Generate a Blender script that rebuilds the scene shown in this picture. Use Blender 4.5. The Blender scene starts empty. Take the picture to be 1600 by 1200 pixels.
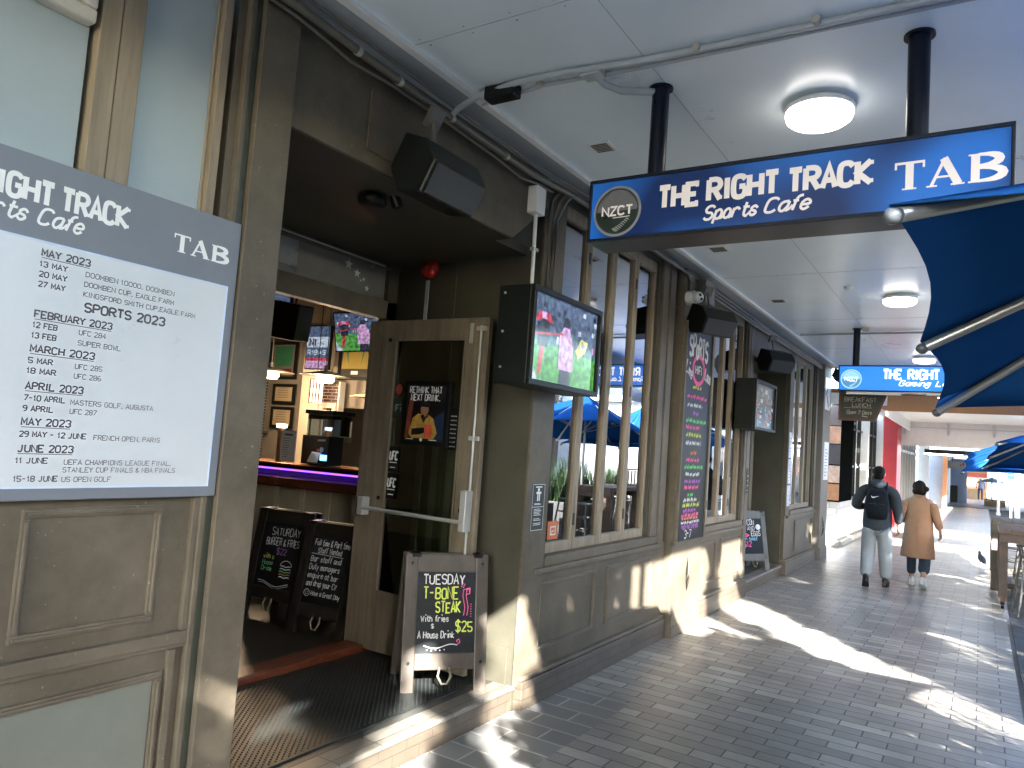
import bpy, math, random
from mathutils import Vector, Matrix, Euler
R = math.radians
random.seed(7)
SC = bpy.context.scene
COL = SC.collection

# ------------------------------------------------------------------ camera, world, sun, exposure
cam_d = bpy.data.cameras.new('camera'); cam = bpy.data.objects.new('camera', cam_d); COL.objects.link(cam)
cam_d.sensor_width = 36; cam_d.lens = 36 * 1156 / 1600; cam_d.clip_start = .02; cam_d.clip_end = 2000
cam.matrix_world = Matrix(((.843, -.019, .537, 0), (.533, -.102, -.840, 0), (.071, .995, -.077, 1.75), (0, 0, 0, 1)))
_rt = Vector((.843, .533, .071)).normalized(); _fw = Vector((-.537, .840, .077)); _fw = (_fw - _fw.dot(_rt) * _rt).normalized()
_up = _rt.cross(_fw)
cam.matrix_world = Matrix(((_rt.x, _up.x, -_fw.x, 0), (_rt.y, _up.y, -_fw.y, 0), (_rt.z, _up.z, -_fw.z, 1.75), (0, 0, 0, 1)))
SC.camera = cam
SUN_DIR = Vector((1, -1, .76)).normalized()
w = bpy.data.worlds.new('World'); SC.world = w; w.use_nodes = True
nt = w.node_tree; bg = nt.nodes['Background']; sky = nt.nodes.new('ShaderNodeTexSky')
sky.sky_type = 'NISHITA'; sky.sun_disc = False; sky.sun_elevation = math.asin(SUN_DIR.z); sky.sun_rotation = R(135)
nt.links.new(sky.outputs[0], bg.inputs[0]); bg.inputs[1].default_value = .15
sl = bpy.data.lights.new('sun', 'SUN'); sl.energy = 3.4; sl.angle = R(.6); sl.color = (1, .97, .92)
so = bpy.data.objects.new('sun', sl); COL.objects.link(so); so.location = (8, -8, 9)
so.rotation_euler = (-SUN_DIR).to_track_quat('-Z', 'Y').to_euler()
SC.view_settings.view_transform = 'Standard'; SC.view_settings.look = 'None'; SC.view_settings.gamma = 1
SC.view_settings.exposure = 4.25
SC.render.engine = 'CYCLES'
SC.cycles.use_denoising = True; SC.cycles.max_bounces = 10; SC.cycles.diffuse_bounces = 5
SC.cycles.transparent_max_bounces = 24; SC.cycles.sample_clamp_indirect = 6
SC.cycles.caustics_reflective = False; SC.cycles.caustics_refractive = False

# ------------------------------------------------------------------ materials
MATS = {}
def mat(name, col, rough=.6, metal=0, var=.12, scale=6, bump=0, bscale=None, spec=.5, streak=None, stain=0, chips=None):
    if name in MATS: return MATS[name]
    m = bpy.data.materials.new(name); m.use_nodes = True; n = m.node_tree; N = n.nodes; L = n.links
    p = N['Principled BSDF']; p.inputs['Roughness'].default_value = rough; p.inputs['Metallic'].default_value = metal
    p.inputs['Specular IOR Level'].default_value = spec
    tc = N.new('ShaderNodeTexCoord'); mp = N.new('ShaderNodeMapping'); L.new(tc.outputs['Object'], mp.inputs[0])
    if streak: mp.inputs['Scale'].default_value = streak
    no = N.new('ShaderNodeTexNoise'); no.inputs['Scale'].default_value = scale; no.inputs['Detail'].default_value = 6
    no.inputs['Roughness'].default_value = .65
    L.new(mp.outputs[0], no.inputs['Vector'])
    rp = N.new('ShaderNodeValToRGB'); L.new(no.outputs['Fac'], rp.inputs[0])
    c = Vector(col)
    rp.color_ramp.elements[0].position = .3; rp.color_ramp.elements[1].position = .72
    rp.color_ramp.elements[0].color = (*[max(0, x * (1 - var)) for x in c], 1)
    rp.color_ramp.elements[1].color = (*[min(1, x * (1 + var)) for x in c], 1)
    out = rp.outputs[0]
    if stain:
        n2 = N.new('ShaderNodeTexNoise'); n2.inputs['Scale'].default_value = 2.3; n2.inputs['Detail'].default_value = 10; n2.inputs['Roughness'].default_value = .75
        L.new(tc.outputs['Object'], n2.inputs['Vector'])
        r2 = N.new('ShaderNodeValToRGB'); r2.color_ramp.elements[0].position = .38; r2.color_ramp.elements[1].position = .62
        r2.color_ramp.elements[0].color = (1 - stain,) * 3 + (1,); r2.color_ramp.elements[1].color = (1, 1, 1, 1)
        L.new(n2.outputs['Fac'], r2.inputs[0])
        mx = N.new('ShaderNodeMix'); mx.data_type = 'RGBA'; mx.blend_type = 'MULTIPLY'; mx.inputs[0].default_value = 1
        L.new(out, mx.inputs[6]); L.new(r2.outputs[0], mx.inputs[7]); out = mx.outputs[2]
    if chips:
        n4 = N.new('ShaderNodeTexNoise'); n4.inputs['Scale'].default_value = 48; n4.inputs['Detail'].default_value = 3; L.new(tc.outputs['Object'], n4.inputs['Vector'])
        r4 = N.new('ShaderNodeValToRGB'); r4.color_ramp.elements[0].position = .715; r4.color_ramp.elements[1].position = .735
        r4.color_ramp.elements[0].color = (0, 0, 0, 1); r4.color_ramp.elements[1].color = (.8, .8, .8, 1); L.new(n4.outputs['Fac'], r4.inputs[0])
        m4 = N.new('ShaderNodeMix'); m4.data_type = 'RGBA'; L.new(r4.outputs[0], m4.inputs[0]); L.new(out, m4.inputs[6]); m4.inputs[7].default_value = (*chips, 1); out = m4.outputs[2]
    L.new(out, p.inputs['Base Color'])
    rr = N.new('ShaderNodeMapRange'); rr.inputs['To Min'].default_value = max(.02, rough - .08); rr.inputs['To Max'].default_value = min(1, rough + .08)
    L.new(no.outputs['Fac'], rr.inputs[0]); L.new(rr.outputs[0], p.inputs['Roughness'])
    if bump:
        nb = N.new('ShaderNodeTexNoise'); nb.inputs['Scale'].default_value = bscale or scale * 4; nb.inputs['Detail'].default_value = 5
        L.new(mp.outputs[0], nb.inputs['Vector'])
        b = N.new('ShaderNodeBump'); b.inputs['Strength'].default_value = bump; b.inputs['Distance'].default_value = .01
        L.new(nb.outputs['Fac'], b.inputs['Height']); L.new(b.outputs[0], p.inputs['Normal'])
    MATS[name] = m; return m
def emat(name, col, strength, base=None):
    if name in MATS: return MATS[name]
    m = bpy.data.materials.new(name); m.use_nodes = True; p = m.node_tree.nodes['Principled BSDF']
    p.inputs['Base Color'].default_value = (*(base or col), 1); p.inputs['Emission Color'].default_value = (*col, 1)
    p.inputs['Emission Strength'].default_value = strength * .55; p.inputs['Roughness'].default_value = .25
    MATS[name] = m; return m
def picmat(name, col, strength):
    """a lit patch of a screen picture, mottled like broadcast footage"""
    m = emat(name, col, strength); n = m.node_tree; N = n.nodes; p = N['Principled BSDF']
    if 'mottle' in N: return m
    tc = N.new('ShaderNodeTexCoord'); no = N.new('ShaderNodeTexNoise'); no.name = 'mottle'; no.inputs['Scale'].default_value = 26; no.inputs['Detail'].default_value = 5; n.links.new(tc.outputs['Object'], no.inputs['Vector'])
    rp = N.new('ShaderNodeValToRGB'); rp.color_ramp.elements[0].position = .32; rp.color_ramp.elements[1].position = .68; rp.color_ramp.elements[0].color = (*[x * .35 for x in col], 1); rp.color_ramp.elements[1].color = (*[min(1, x * 1.35 + .03) for x in col], 1)
    n.links.new(no.outputs['Fac'], rp.inputs[0]); n.links.new(rp.outputs[0], p.inputs['Emission Color']); p.inputs['Base Color'].default_value = (.01, .01, .01, 1); p.inputs['Roughness'].default_value = .12; return m
def glassmat(name, tint=(.9, .95, .93), boost=2.2, rough=.0):
    m = bpy.data.materials.new(name); m.use_nodes = True; n = m.node_tree; N = n.nodes; L = n.links
    N.remove(N['Principled BSDF'])
    tr = N.new('ShaderNodeBsdfTransparent'); tr.inputs[0].default_value = (*tint, 1)
    gl = N.new('ShaderNodeBsdfGlossy'); gl.inputs['Roughness'].default_value = rough; gl.inputs[0].default_value = (.95, .97, 1, 1)
    fr = N.new('ShaderNodeFresnel'); fr.inputs[0].default_value = 1.5
    mu = N.new('ShaderNodeMath'); mu.operation = 'MULTIPLY'; mu.inputs[1].default_value = boost; mu.use_clamp = True
    nz = N.new('ShaderNodeTexNoise'); nz.inputs['Scale'].default_value = 1.2; bp = N.new('ShaderNodeBump'); bp.inputs['Strength'].default_value = .03
    L.new(nz.outputs[0], bp.inputs['Height']); L.new(bp.outputs[0], gl.inputs['Normal'])
    mx = N.new('ShaderNodeMixShader'); L.new(fr.outputs[0], mu.inputs[0]); L.new(mu.outputs[0], mx.inputs[0])
    L.new(tr.outputs[0], mx.inputs[1]); L.new(gl.outputs[0], mx.inputs[2]); L.new(mx.outputs[0], N['Material Output'].inputs[0])
    return m
def fabric(name, col, trans=.12):
    m = bpy.data.materials.new(name); m.use_nodes = True; n = m.node_tree; N = n.nodes; L = n.links
    N.remove(N['Principled BSDF'])
    d = N.new('ShaderNodeBsdfDiffuse'); t = N.new('ShaderNodeBsdfTranslucent'); mx = N.new('ShaderNodeMixShader'); mx.inputs[0].default_value = trans
    no = N.new('ShaderNodeTexNoise'); no.inputs['Scale'].default_value = 3; no.inputs['Detail'].default_value = 6
    rp = N.new('ShaderNodeValToRGB'); rp.color_ramp.elements[0].color = (*[x * .85 for x in col], 1); rp.color_ramp.elements[1].color = (*[x * 1.1 for x in col], 1)
    tc = N.new('ShaderNodeTexCoord'); L.new(tc.outputs['Object'], no.inputs[0]); L.new(no.outputs[0], rp.inputs[0])
    wv = N.new('ShaderNodeTexNoise'); wv.inputs['Scale'].default_value = 7; bp = N.new('ShaderNodeBump'); bp.inputs['Strength'].default_value = .25; bp.inputs['Distance'].default_value = .02
    L.new(tc.outputs['Object'], wv.inputs[0]); L.new(wv.outputs[0], bp.inputs['Height']); L.new(bp.outputs[0], d.inputs['Normal'])
    L.new(rp.outputs[0], d.inputs[0]); L.new(rp.outputs[0], t.inputs[0])
    L.new(d.outputs[0], mx.inputs[1]); L.new(t.outputs[0], mx.inputs[2]); L.new(mx.outputs[0], N['Material Output'].inputs[0])
    return m
def brickmat(name, c1, c2, mortar, bw, rh, ms, rough=.45, rot=0, bump=.5, off=.5, gen=False, plane='XY', noise=.25, spec=.5, bias=0, spots=False):
    m = bpy.data.materials.new(name); m.use_nodes = True; n = m.node_tree; N = n.nodes; L = n.links
    p = N['Principled BSDF']; p.inputs['Specular IOR Level'].default_value = spec
    tc = N.new('ShaderNodeTexCoord'); mp = N.new('ShaderNodeMapping')
    L.new(tc.outputs['Object'], mp.inputs[0]); vec = mp.outputs[0]
    mp.inputs['Rotation'].default_value = (0, 0, rot)
    if plane == 'YZ':
        sp = N.new('ShaderNodeSeparateXYZ'); cb = N.new('ShaderNodeCombineXYZ'); L.new(tc.outputs['Object'], sp.inputs[0])
        L.new(sp.outputs[1], cb.inputs[0]); L.new(sp.outputs[2], cb.inputs[1]); vec = cb.outputs[0]
    if plane == 'XZ':
        sp = N.new('ShaderNodeSeparateXYZ'); cb = N.new('ShaderNodeCombineXYZ'); L.new(tc.outputs['Object'], sp.inputs[0])
        L.new(sp.outputs[0], cb.inputs[0]); L.new(sp.outputs[2], cb.inputs[1]); vec = cb.outputs[0]
    b = N.new('ShaderNodeTexBrick'); b.inputs['Scale'].default_value = 1; b.offset = off
    b.inputs['Brick Width'].default_value = bw; b.inputs['Row Height'].default_value = rh; b.inputs['Mortar Size'].default_value = ms
    b.inputs['Mortar Smooth'].default_value = .2; b.inputs['Bias'].default_value = bias
    b.inputs['Color1'].default_value = (*c1, 1); b.inputs['Color2'].default_value = (*c2, 1); b.inputs['Mortar'].default_value = (*mortar, 1)
    L.new(vec, b.inputs['Vector'])
    no = N.new('ShaderNodeTexNoise'); no.inputs['Scale'].default_value = 2.2; no.inputs['Detail'].default_value = 9; no.inputs['Roughness'].default_value = .7
    L.new(tc.outputs['Object'], no.inputs['Vector'])
    rp = N.new('ShaderNodeValToRGB'); rp.color_ramp.elements[0].position = .3; rp.color_ramp.elements[1].position = .7
    rp.color_ramp.elements[0].color = (1 - noise,) * 3 + (1,); rp.color_ramp.elements[1].color = (1 + noise * .6,) * 3 + (1,)
    L.new(no.outputs[0], rp.inputs[0])
    mx = N.new('ShaderNodeMix'); mx.data_type = 'RGBA'; mx.blend_type = 'MULTIPLY'; mx.inputs[0].default_value = 1
    L.new(b.outputs['Color'], mx.inputs[6]); L.new(rp.outputs[0], mx.inputs[7]); out = mx.outputs[2]
    if spots:
        vo = N.new('ShaderNodeTexVoronoi'); vo.inputs['Scale'].default_value = 2.6; L.new(tc.outputs['Object'], vo.inputs['Vector'])
        rs = N.new('ShaderNodeValToRGB'); rs.color_ramp.elements[0].position = .035; rs.color_ramp.elements[1].position = .05; rs.color_ramp.elements[0].color = (.7, .7, .7, 1); rs.color_ramp.elements[1].color = (0, 0, 0, 1)
        L.new(vo.outputs['Distance'], rs.inputs[0]); m5 = N.new('ShaderNodeMix'); m5.data_type = 'RGBA'; L.new(rs.outputs[0], m5.inputs[0]); L.new(out, m5.inputs[6]); m5.inputs[7].default_value = (.05, .047, .043, 1); out = m5.outputs[2]
    L.new(out, p.inputs['Base Color'])
    n3 = N.new('ShaderNodeTexNoise'); n3.inputs['Scale'].default_value = 40; n3.inputs['Detail'].default_value = 4; L.new(tc.outputs['Object'], n3.inputs['Vector'])
    rr = N.new('ShaderNodeMapRange'); rr.inputs['To Min'].default_value = rough - .12; rr.inputs['To Max'].default_value = rough + .12
    L.new(no.outputs[0], rr.inputs[0]); L.new(rr.outputs[0], p.inputs['Roughness'])
    iv = N.new('ShaderNodeMath'); iv.operation = 'SUBTRACT'; iv.inputs[0].default_value = 1; L.new(b.outputs['Fac'], iv.inputs[1])
    ad = N.new('ShaderNodeMath'); ad.operation = 'MULTIPLY_ADD'; ad.inputs[1].default_value = .25; L.new(n3.outputs[0], ad.inputs[0]); L.new(iv.outputs[0], ad.inputs[2])
    bp = N.new('ShaderNodeBump'); bp.inputs['Strength'].default_value = bump; bp.inputs['Distance'].default_value = .006
    L.new(ad.outputs[0], bp.inputs['Height']); L.new(bp.outputs[0], p.inputs['Normal'])
    MATS[name] = m; return m

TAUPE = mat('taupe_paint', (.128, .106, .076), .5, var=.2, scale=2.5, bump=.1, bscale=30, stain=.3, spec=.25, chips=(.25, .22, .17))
TAUPE2 = mat('taupe_trim', (.142, .118, .086), .48, var=.18, scale=4, bump=.08, bscale=40, stain=.25, spec=.25, chips=(.27, .24, .19))
DKTAUPE = mat('dark_taupe', (.062, .058, .042), .5, spec=.25, var=.18, scale=3, bump=.08, bscale=30)  # darker taupe for recess walls, soffits and outer window frames
MATTE = mat('matte_black_paint', (.006, .007, .007), .9, var=.2, spec=0)
GAP = mat('shadow_gap_paint', (.030, .034, .022), .5, var=.15)
TAN = mat('weathered_timber', (.275, .222, .158), .55, spec=.25, var=.30, scale=3, bump=.15, bscale=12, streak=(6, 6, .5))
CEIL = mat('ceiling_paint', (.76, .85, .90), .26, var=.05, scale=1.2, bump=0)
for _n in CEIL.node_tree.nodes:
    if _n.type == 'MAP_RANGE': _n.inputs['To Min'].default_value = .26; _n.inputs['To Max'].default_value = .30
WHITE = mat('white_paint', (.78, .78, .76), .35, var=.05)
CREAM = mat('cream_paint', (.62, .55, .43), .55, var=.06)
GREYP = mat('grey_paint', (.42, .44, .45), .45, var=.08)
PIPE = mat('pipe_paint', (.115, .105, .08), .4, var=.15, scale=5, bump=.05)
PIPEG = mat('grey_pipe_paint', (.40, .43, .45), .4, var=.1, scale=5)
BLACK = mat('black_plastic', (.006, .0075, .0065), .42, var=.2, scale=8, spec=.25)
BLACKM = mat('black_metal', (.010, .012, .011), .3, var=.2, scale=8, spec=.35)
CHALK = mat('chalkboard', (.011, .014, .017), .45, var=.75, scale=2.2, bump=.04, stain=.45, spec=.3, streak=(1, 1, 2.5))
BROWNW = mat('stained_wood', (.085, .068, .052), .38, var=.4, scale=3, streak=(1, 1, .3), bump=.12, stain=.35)
REDW = mat('red_jarrah', (.16, .045, .02), .38, var=.35, scale=4, bump=.1, stain=.3)
STEEL = mat('brushed_steel', (.42, .43, .41), .35, metal=.25, var=.08)
WHITEP = mat('white_ink', (.80, .80, .78), .5, var=.03)
DGREY = mat('grey_ink', (.10, .10, .105), .6, var=.03)
PAPER = mat('paper', (.74, .74, .72), .6, var=.03)
SIGNGREY = mat('sign_grey', (.165, .178, .20), .4, var=.05)
ROPE = mat('rope', (.20, .18, .13), .9, var=.2, scale=40)
GLASS = glassmat('window_glass', boost=3.1)
GLASSD = glassmat('door_glass', tint=(.80, .86, .78), boost=1.1)
def chalk(name, c): return mat('chalk_' + name, c, .8, var=.22, scale=60)
CW = chalk('white', (.62, .62, .60)); CY = chalk('yellow', (.55, .62, .10)); CP = chalk('pink', (.75, .12, .30)); CG = chalk('green', (.15, .55, .18))
CV = chalk('violet', (.38, .13, .45)); CO = chalk('orange', (.75, .25, .10)); CB = chalk('blue', (.2, .5, .75))

# ------------------------------------------------------------------ mesh builder
class MB:
    def __init__(self, xf=None): self.v = []; self.f = []; self.m = []; self.s = []; self.xf = xf
    def add(self, vs, fs, m=0, s=False):
        o = len(self.v)
        for p in vs:
            p = Vector(p)
            self.v.append(self.xf @ p if self.xf else p)
        for f in fs: self.f.append([o + i for i in f]); self.m.append(m); self.s.append(s)
        return self
    def box(self, x0, x1, y0, y1, z0, z1, m=0):
        v = [(x, y, z) for x in (x0, x1) for y in (y0, y1) for z in (z0, z1)]
        return self.add(v, [(0, 1, 3, 2), (4, 6, 7, 5), (0, 4, 5, 1), (2, 3, 7, 6), (0, 2, 6, 4), (1, 5, 7, 3)], m)
    def poly(self, pts, m=0): return self.add(pts, [tuple(range(len(pts)))], m)
    def prism(self, pts, d, m=0, s=False):
        n = len(pts); d = Vector(d); a = [Vector(p) for p in pts]
        self.add(a + [p + d for p in a], [tuple(range(n))[::-1], tuple(range(n, 2 * n))], m)
        o = len(self.v) - 2 * n
        for i in range(n):
            j = (i + 1) % n; self.f.append([o + i, o + j, o + n + j, o + n + i]); self.m.append(m); self.s.append(s)
        return self
    def rings(self, rings, m=0, s=True, close=True, caps=True):
        n = len(rings[0]); vs = [p for r in rings for p in r]; fs = []
        for i in range(len(rings) - 1):
            for j in range(n if close else n - 1):
                k = (j + 1) % n; fs.append((i * n + j, i * n + k, (i + 1) * n + k, (i + 1) * n + j))
        self.add(vs, fs, m, s)
        if caps and close:
            self.add(rings[0], [tuple(range(n))[::-1]], m); self.add(rings[-1], [tuple(range(n))], m)
        return self
    def tube(self, path, r, n=8, m=0, caps=True):
        path = [Vector(p) for p in path]; rs = []
        rr = r if isinstance(r, (list, tuple)) else [r] * len(path)
        ref = Vector((0, 0, 1))
        t0 = (path[1] - path[0]).normalized()
        if abs(t0.dot(ref)) > .95: ref = Vector((1, 0, 0))
        for i, p in enumerate(path):
            t = ((path[min(i + 1, len(path) - 1)] - path[max(i - 1, 0)])).normalized()
            a = t.cross(ref)
            if a.length < 1e-4: a = t.cross(Vector((1, 0, 0)))
            a.normalize(); b = t.cross(a); 
            rs.append([p + rr[i] * (math.cos(k * 2 * math.pi / n) * a + math.sin(k * 2 * math.pi / n) * b) for k in range(n)])
        return self.rings(rs, m, True, True, caps)
    def lathe(self, prof, c=(0, 0, 0), n=24, m=0):
        c = Vector(c)
        return self.rings([[c + Vector((r * math.cos(k * 2 * math.pi / n), r * math.sin(k * 2 * math.pi / n), z)) for k in range(n)] for r, z in prof], m)
    def ball(self, c, r, n=12, m=0):
        c = Vector(c); r = Vector(r) if not isinstance(r, (int, float)) else Vector((r, r, r)); k = n // 2
        rs = []
        for i in range(k + 1):
            a = math.pi * (i + .02 * (i == 0) - .02 * (i == k)) / k
            rs.append([c + Vector((r.x * math.sin(a) * math.cos(j * 2 * math.pi / n), r.y * math.sin(a) * math.sin(j * 2 * math.pi / n), -r.z * math.cos(a))) for j in range(n)])
        return self.rings(rs, m)
    def build(self, name, mats, parent=None, bevel=0, local=False, sub=0):
        if not isinstance(mats, (list, tuple)): mats = [mats]
        vs = self.v
        if parent is not None and not local:
            off = WLOC[parent.name]; vs = [p - off for p in vs]
        me = bpy.data.meshes.new(name); me.from_pydata([tuple(p) for p in vs], [], self.f)
        for x in mats: me.materials.append(x)
        me.polygons.foreach_set('material_index', self.m); me.polygons.foreach_set('use_smooth', self.s); me.update()
        o = bpy.data.objects.new(name, me); COL.objects.link(o)
        if parent is not None:
            o.parent = parent
            WLOC[o.name] = WLOC[parent.name]
        else: WLOC[o.name] = Vector((0, 0, 0))
        if bevel:
            b = o.modifiers.new('bevel', 'BEVEL'); b.width = bevel; b.segments = 2; b.limit_method = 'ANGLE'; b.angle_limit = R(40)
        if sub:
            b = o.modifiers.new('sub', 'SUBSURF'); b.levels = sub; b.render_levels = sub
        return o
    def build_each(self, name, mats, parent=None, bevel=0, local=False):
        """every connected piece becomes an object of its own"""
        up = list(range(len(self.v)))
        def find(i):
            while up[i] != i: up[i] = up[up[i]]; i = up[i]
            return i
        for f in self.f:
            for i in f[1:]: up[find(i)] = find(f[0])
        gr = {}
        for k, f in enumerate(self.f): gr.setdefault(find(f[0]), []).append(k)
        out = []
        for ks in gr.values():
            ids = sorted({i for k in ks for i in self.f[k]}); ix = {i: n for n, i in enumerate(ids)}; q = MB()
            q.v = [self.v[i] for i in ids]; q.f = [[ix[i] for i in self.f[k]] for k in ks]; q.m = [self.m[k] for k in ks]; q.s = [self.s[k] for k in ks]
            out.append(q.build(name, mats, parent, bevel, local))
        return out
WLOC = {}
def tag(o, label=None, cat=None, group=None, kind=None):
    if label: o['label'] = label
    if cat: o['category'] = cat
    if group: o['group'] = group
    if kind: o['kind'] = kind
    return o
def thing(name, label, cat, loc=(0, 0, 0), rot=(0, 0, 0), group=None):
    o = bpy.data.objects.new(name, None); COL.objects.link(o); o.location = loc; o.rotation_euler = rot; o.empty_display_size = .1
    WLOC[o.name] = Vector(loc)
    return tag(o, label, cat, group)
def kids(o): return [c for c in COL.objects if c.parent == o]
def dup(o, loc=None, rot=None, label=None, parent=None):
    c = o.copy(); COL.objects.link(c); WLOC[c.name] = WLOC[o.name]
    if parent: c.parent = parent
    if loc is not None: c.location = loc
    if rot is not None: c.rotation_euler = rot
    if label: c['label'] = label
    for ch in kids(o): dup(ch, parent=c)
    return c
def struct(name, mb, m): return tag(mb.build(name, m), kind='structure')

# ------------------------------------------------------------------ stroke lettering
G = {}
for ln in """A 02 28 42;14 34|B 02 08;~08 38 47 46 35 05;~05 35 44 43 32 02|C ~47 38 18 07 03 12 32 43|D 02 08;~08 28 47 43 22 02|E 48 08 02 42;05 35|F 48 08 02;05 35
G ~47 38 18 07 03 12 32 43 45;45 25|H 08 02;48 42;05 45|I 18 12|J ~38 33 22 12 03|K 08 02;48 05 42|L 08 02 42|M 02 08 24 48 42|N 02 08 42 48|O ~18 07 03 12 32 43 47 38 18
P 02 08;~08 38 47 46 35 05|Q ~18 07 03 12 32 43 47 38 18;24 42|R 02 08;~08 38 47 46 35 05;25 42|S ~47 38 18 07 06 15 35 44 43 32 12 03|T 08 48;28 22|U ~08 03 12 32 43 48
V 08 22 48|W 08 12 26 32 48|X 08 42;02 48|Y 08 25 48;25 22|Z 08 48 02 42|0 ~18 07 03 12 32 43 47 38 18|1 06 18 12|2 ~07 18 38 47 46 02;02 42|3 ~07 18 38 47 46 35 25;~25 35 44 43 32 12 03
4 32 38 04 44|5 48 08 05;~05 35 44 43 32 12 03|6 ~38 18 06 03 12 32 43 44 35 15 04|7 08 48 12|8 ~18 07 06 15 35 44 43 32 12 03 04 15 35 46 47 38 18|9 ~46 35 15 06 07 18 38 47 44 32 12
a ~36 16 05 03 12 22 34;36 32|b 08 02;~05 16 26 35 33 22 12 03|c ~35 26 16 05 03 12 22 33|d 38 32;~35 26 16 05 03 12 22 33|e ~04 34 35 26 16 05 03 12 22 33|f ~38 28 17 12;06 26
g ~35 26 16 05 04 13 23 34;~36 31 20 10 01|h 08 02;~05 16 26 35 32|i 16 12;18 18|j ~16 11 00;18 18|k 08 02;36 04 32|l 18 12|m 06 02;~05 16 26 22;~25 36 46 42|n 06 02;~05 16 26 35 32
o ~16 05 03 12 22 33 35 26 16|p 06 00;~05 16 26 35 33 22 12 03|q 36 30;~35 26 16 05 03 12 22 33|r 06 02;~05 16 26 35|s ~35 26 16 05 14 24 33 22 12 03|t ~18 13 22 32;06 36
u ~06 03 12 22 33;36 32|v 06 12 26|w 06 12 24 32 46|x 06 32;02 36|y 06 13;36 10|z 06 36 02 32|& ~42 06 17 28 37 04 03 12 22 44|$ ~47 38 18 07 06 15 35 44 43 32 12 03;29 21
- 05 35|, 13 01|. 12 12|' 18 17|! 18 14;12 12|< 48 05 42""".replace('\n', '|').split('|'):
    G[ln[0]] = [([(int(q[0]), int(q[1])) for q in s.replace('~', '').split()], '~' in s) for s in ln[2:].split(';')]
ADV = {'I': 3.2, 'i': 2.6, 'l': 2.6, 'j': 2.6, '1': 3.4, ',': 2.4, '.': 2.4, "'": 2.2, 'f': 3.6, 't': 4, 'm': 5.4, 'w': 5.4, ' ': 3.2, 'v': 3.8}
def adv(ch):
    if ch in ADV: return ADV[ch]
    return 5.3 if not ch.islower() else 4.3
def chaikin(p, k=2):
    closed = p[0] == p[-1]
    for _ in range(k):
        q = []
        if not closed: q.append(p[0])
        for a, b in zip(p[:-1], p[1:]):
            q.append((a[0] * .75 + b[0] * .25, a[1] * .75 + b[1] * .25)); q.append((a[0] * .25 + b[0] * .75, a[1] * .25 + b[1] * .75))
        if not closed: q.append(p[-1])
        else: q.append(q[0])
        p = q
    return p
def ribbon2(p, wd):
    """2-D strip with mitred joints -> (verts, faces)"""
    closed = len(p) > 2 and abs(p[0][0] - p[-1][0]) < 1e-9 and abs(p[0][1] - p[-1][1]) < 1e-9
    P = [Vector((a[0], a[1])) for a in p]; n = len(P)
    W = wd if isinstance(wd, (list, tuple)) else [wd] * n
    vs = []
    for i in range(n):
        a = P[i - 1] if i > 0 else (P[n - 2] if closed else None); b = P[i + 1] if i < n - 1 else (P[1] if closed else None)
        d1 = (P[i] - a).normalized() if a is not None else None; d2 = (b - P[i]).normalized() if b is not None else None
        d1 = d1 or d2; d2 = d2 or d1
        n1 = Vector((-d1.y, d1.x)); n2 = Vector((-d2.y, d2.x)); nn = n1 + n2
        if nn.length < .2: nn = n1.copy()
        nn.normalize(); k = 1 / max(.5, nn.dot(n1))
        vs += [P[i] + nn * W[i] * .5 * k, P[i] - nn * W[i] * .5 * k]
    return vs, [(2 * i, 2 * i + 1, 2 * i + 3, 2 * i + 2) for i in range(n - 1)]
class Plane:
    """writing surface: origin, right, up"""
    def __init__(s, o, r, u): s.o = Vector(o); s.r = Vector(r).normalized(); s.u = Vector(u).normalized(); s.n = s.r.cross(s.u); s.k = 0
    def p(s, x, y, e): return s.o + s.r * x + s.u * y + s.n * e
    def strip(s, mb, pts, wd, m=0, e=.0012):
        s.k = (s.k + 1) % 7; vs, fs = ribbon2(pts, wd); mb.add([s.p(v.x, v.y, e + s.k * .00012) for v in vs], fs, m)
    def fill(s, mb, pts, m=0, e=.0008): mb.poly([s.p(a, b, e) for a, b in pts], m)
    def disc(s, mb, x, y, rx, ry=None, m=0, e=.0008, n=20):
        ry = ry or rx; s.fill(mb, [(x + rx * math.cos(k * 2 * math.pi / n), y + ry * math.sin(k * 2 * math.pi / n)) for k in range(n)], m, e)
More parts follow.
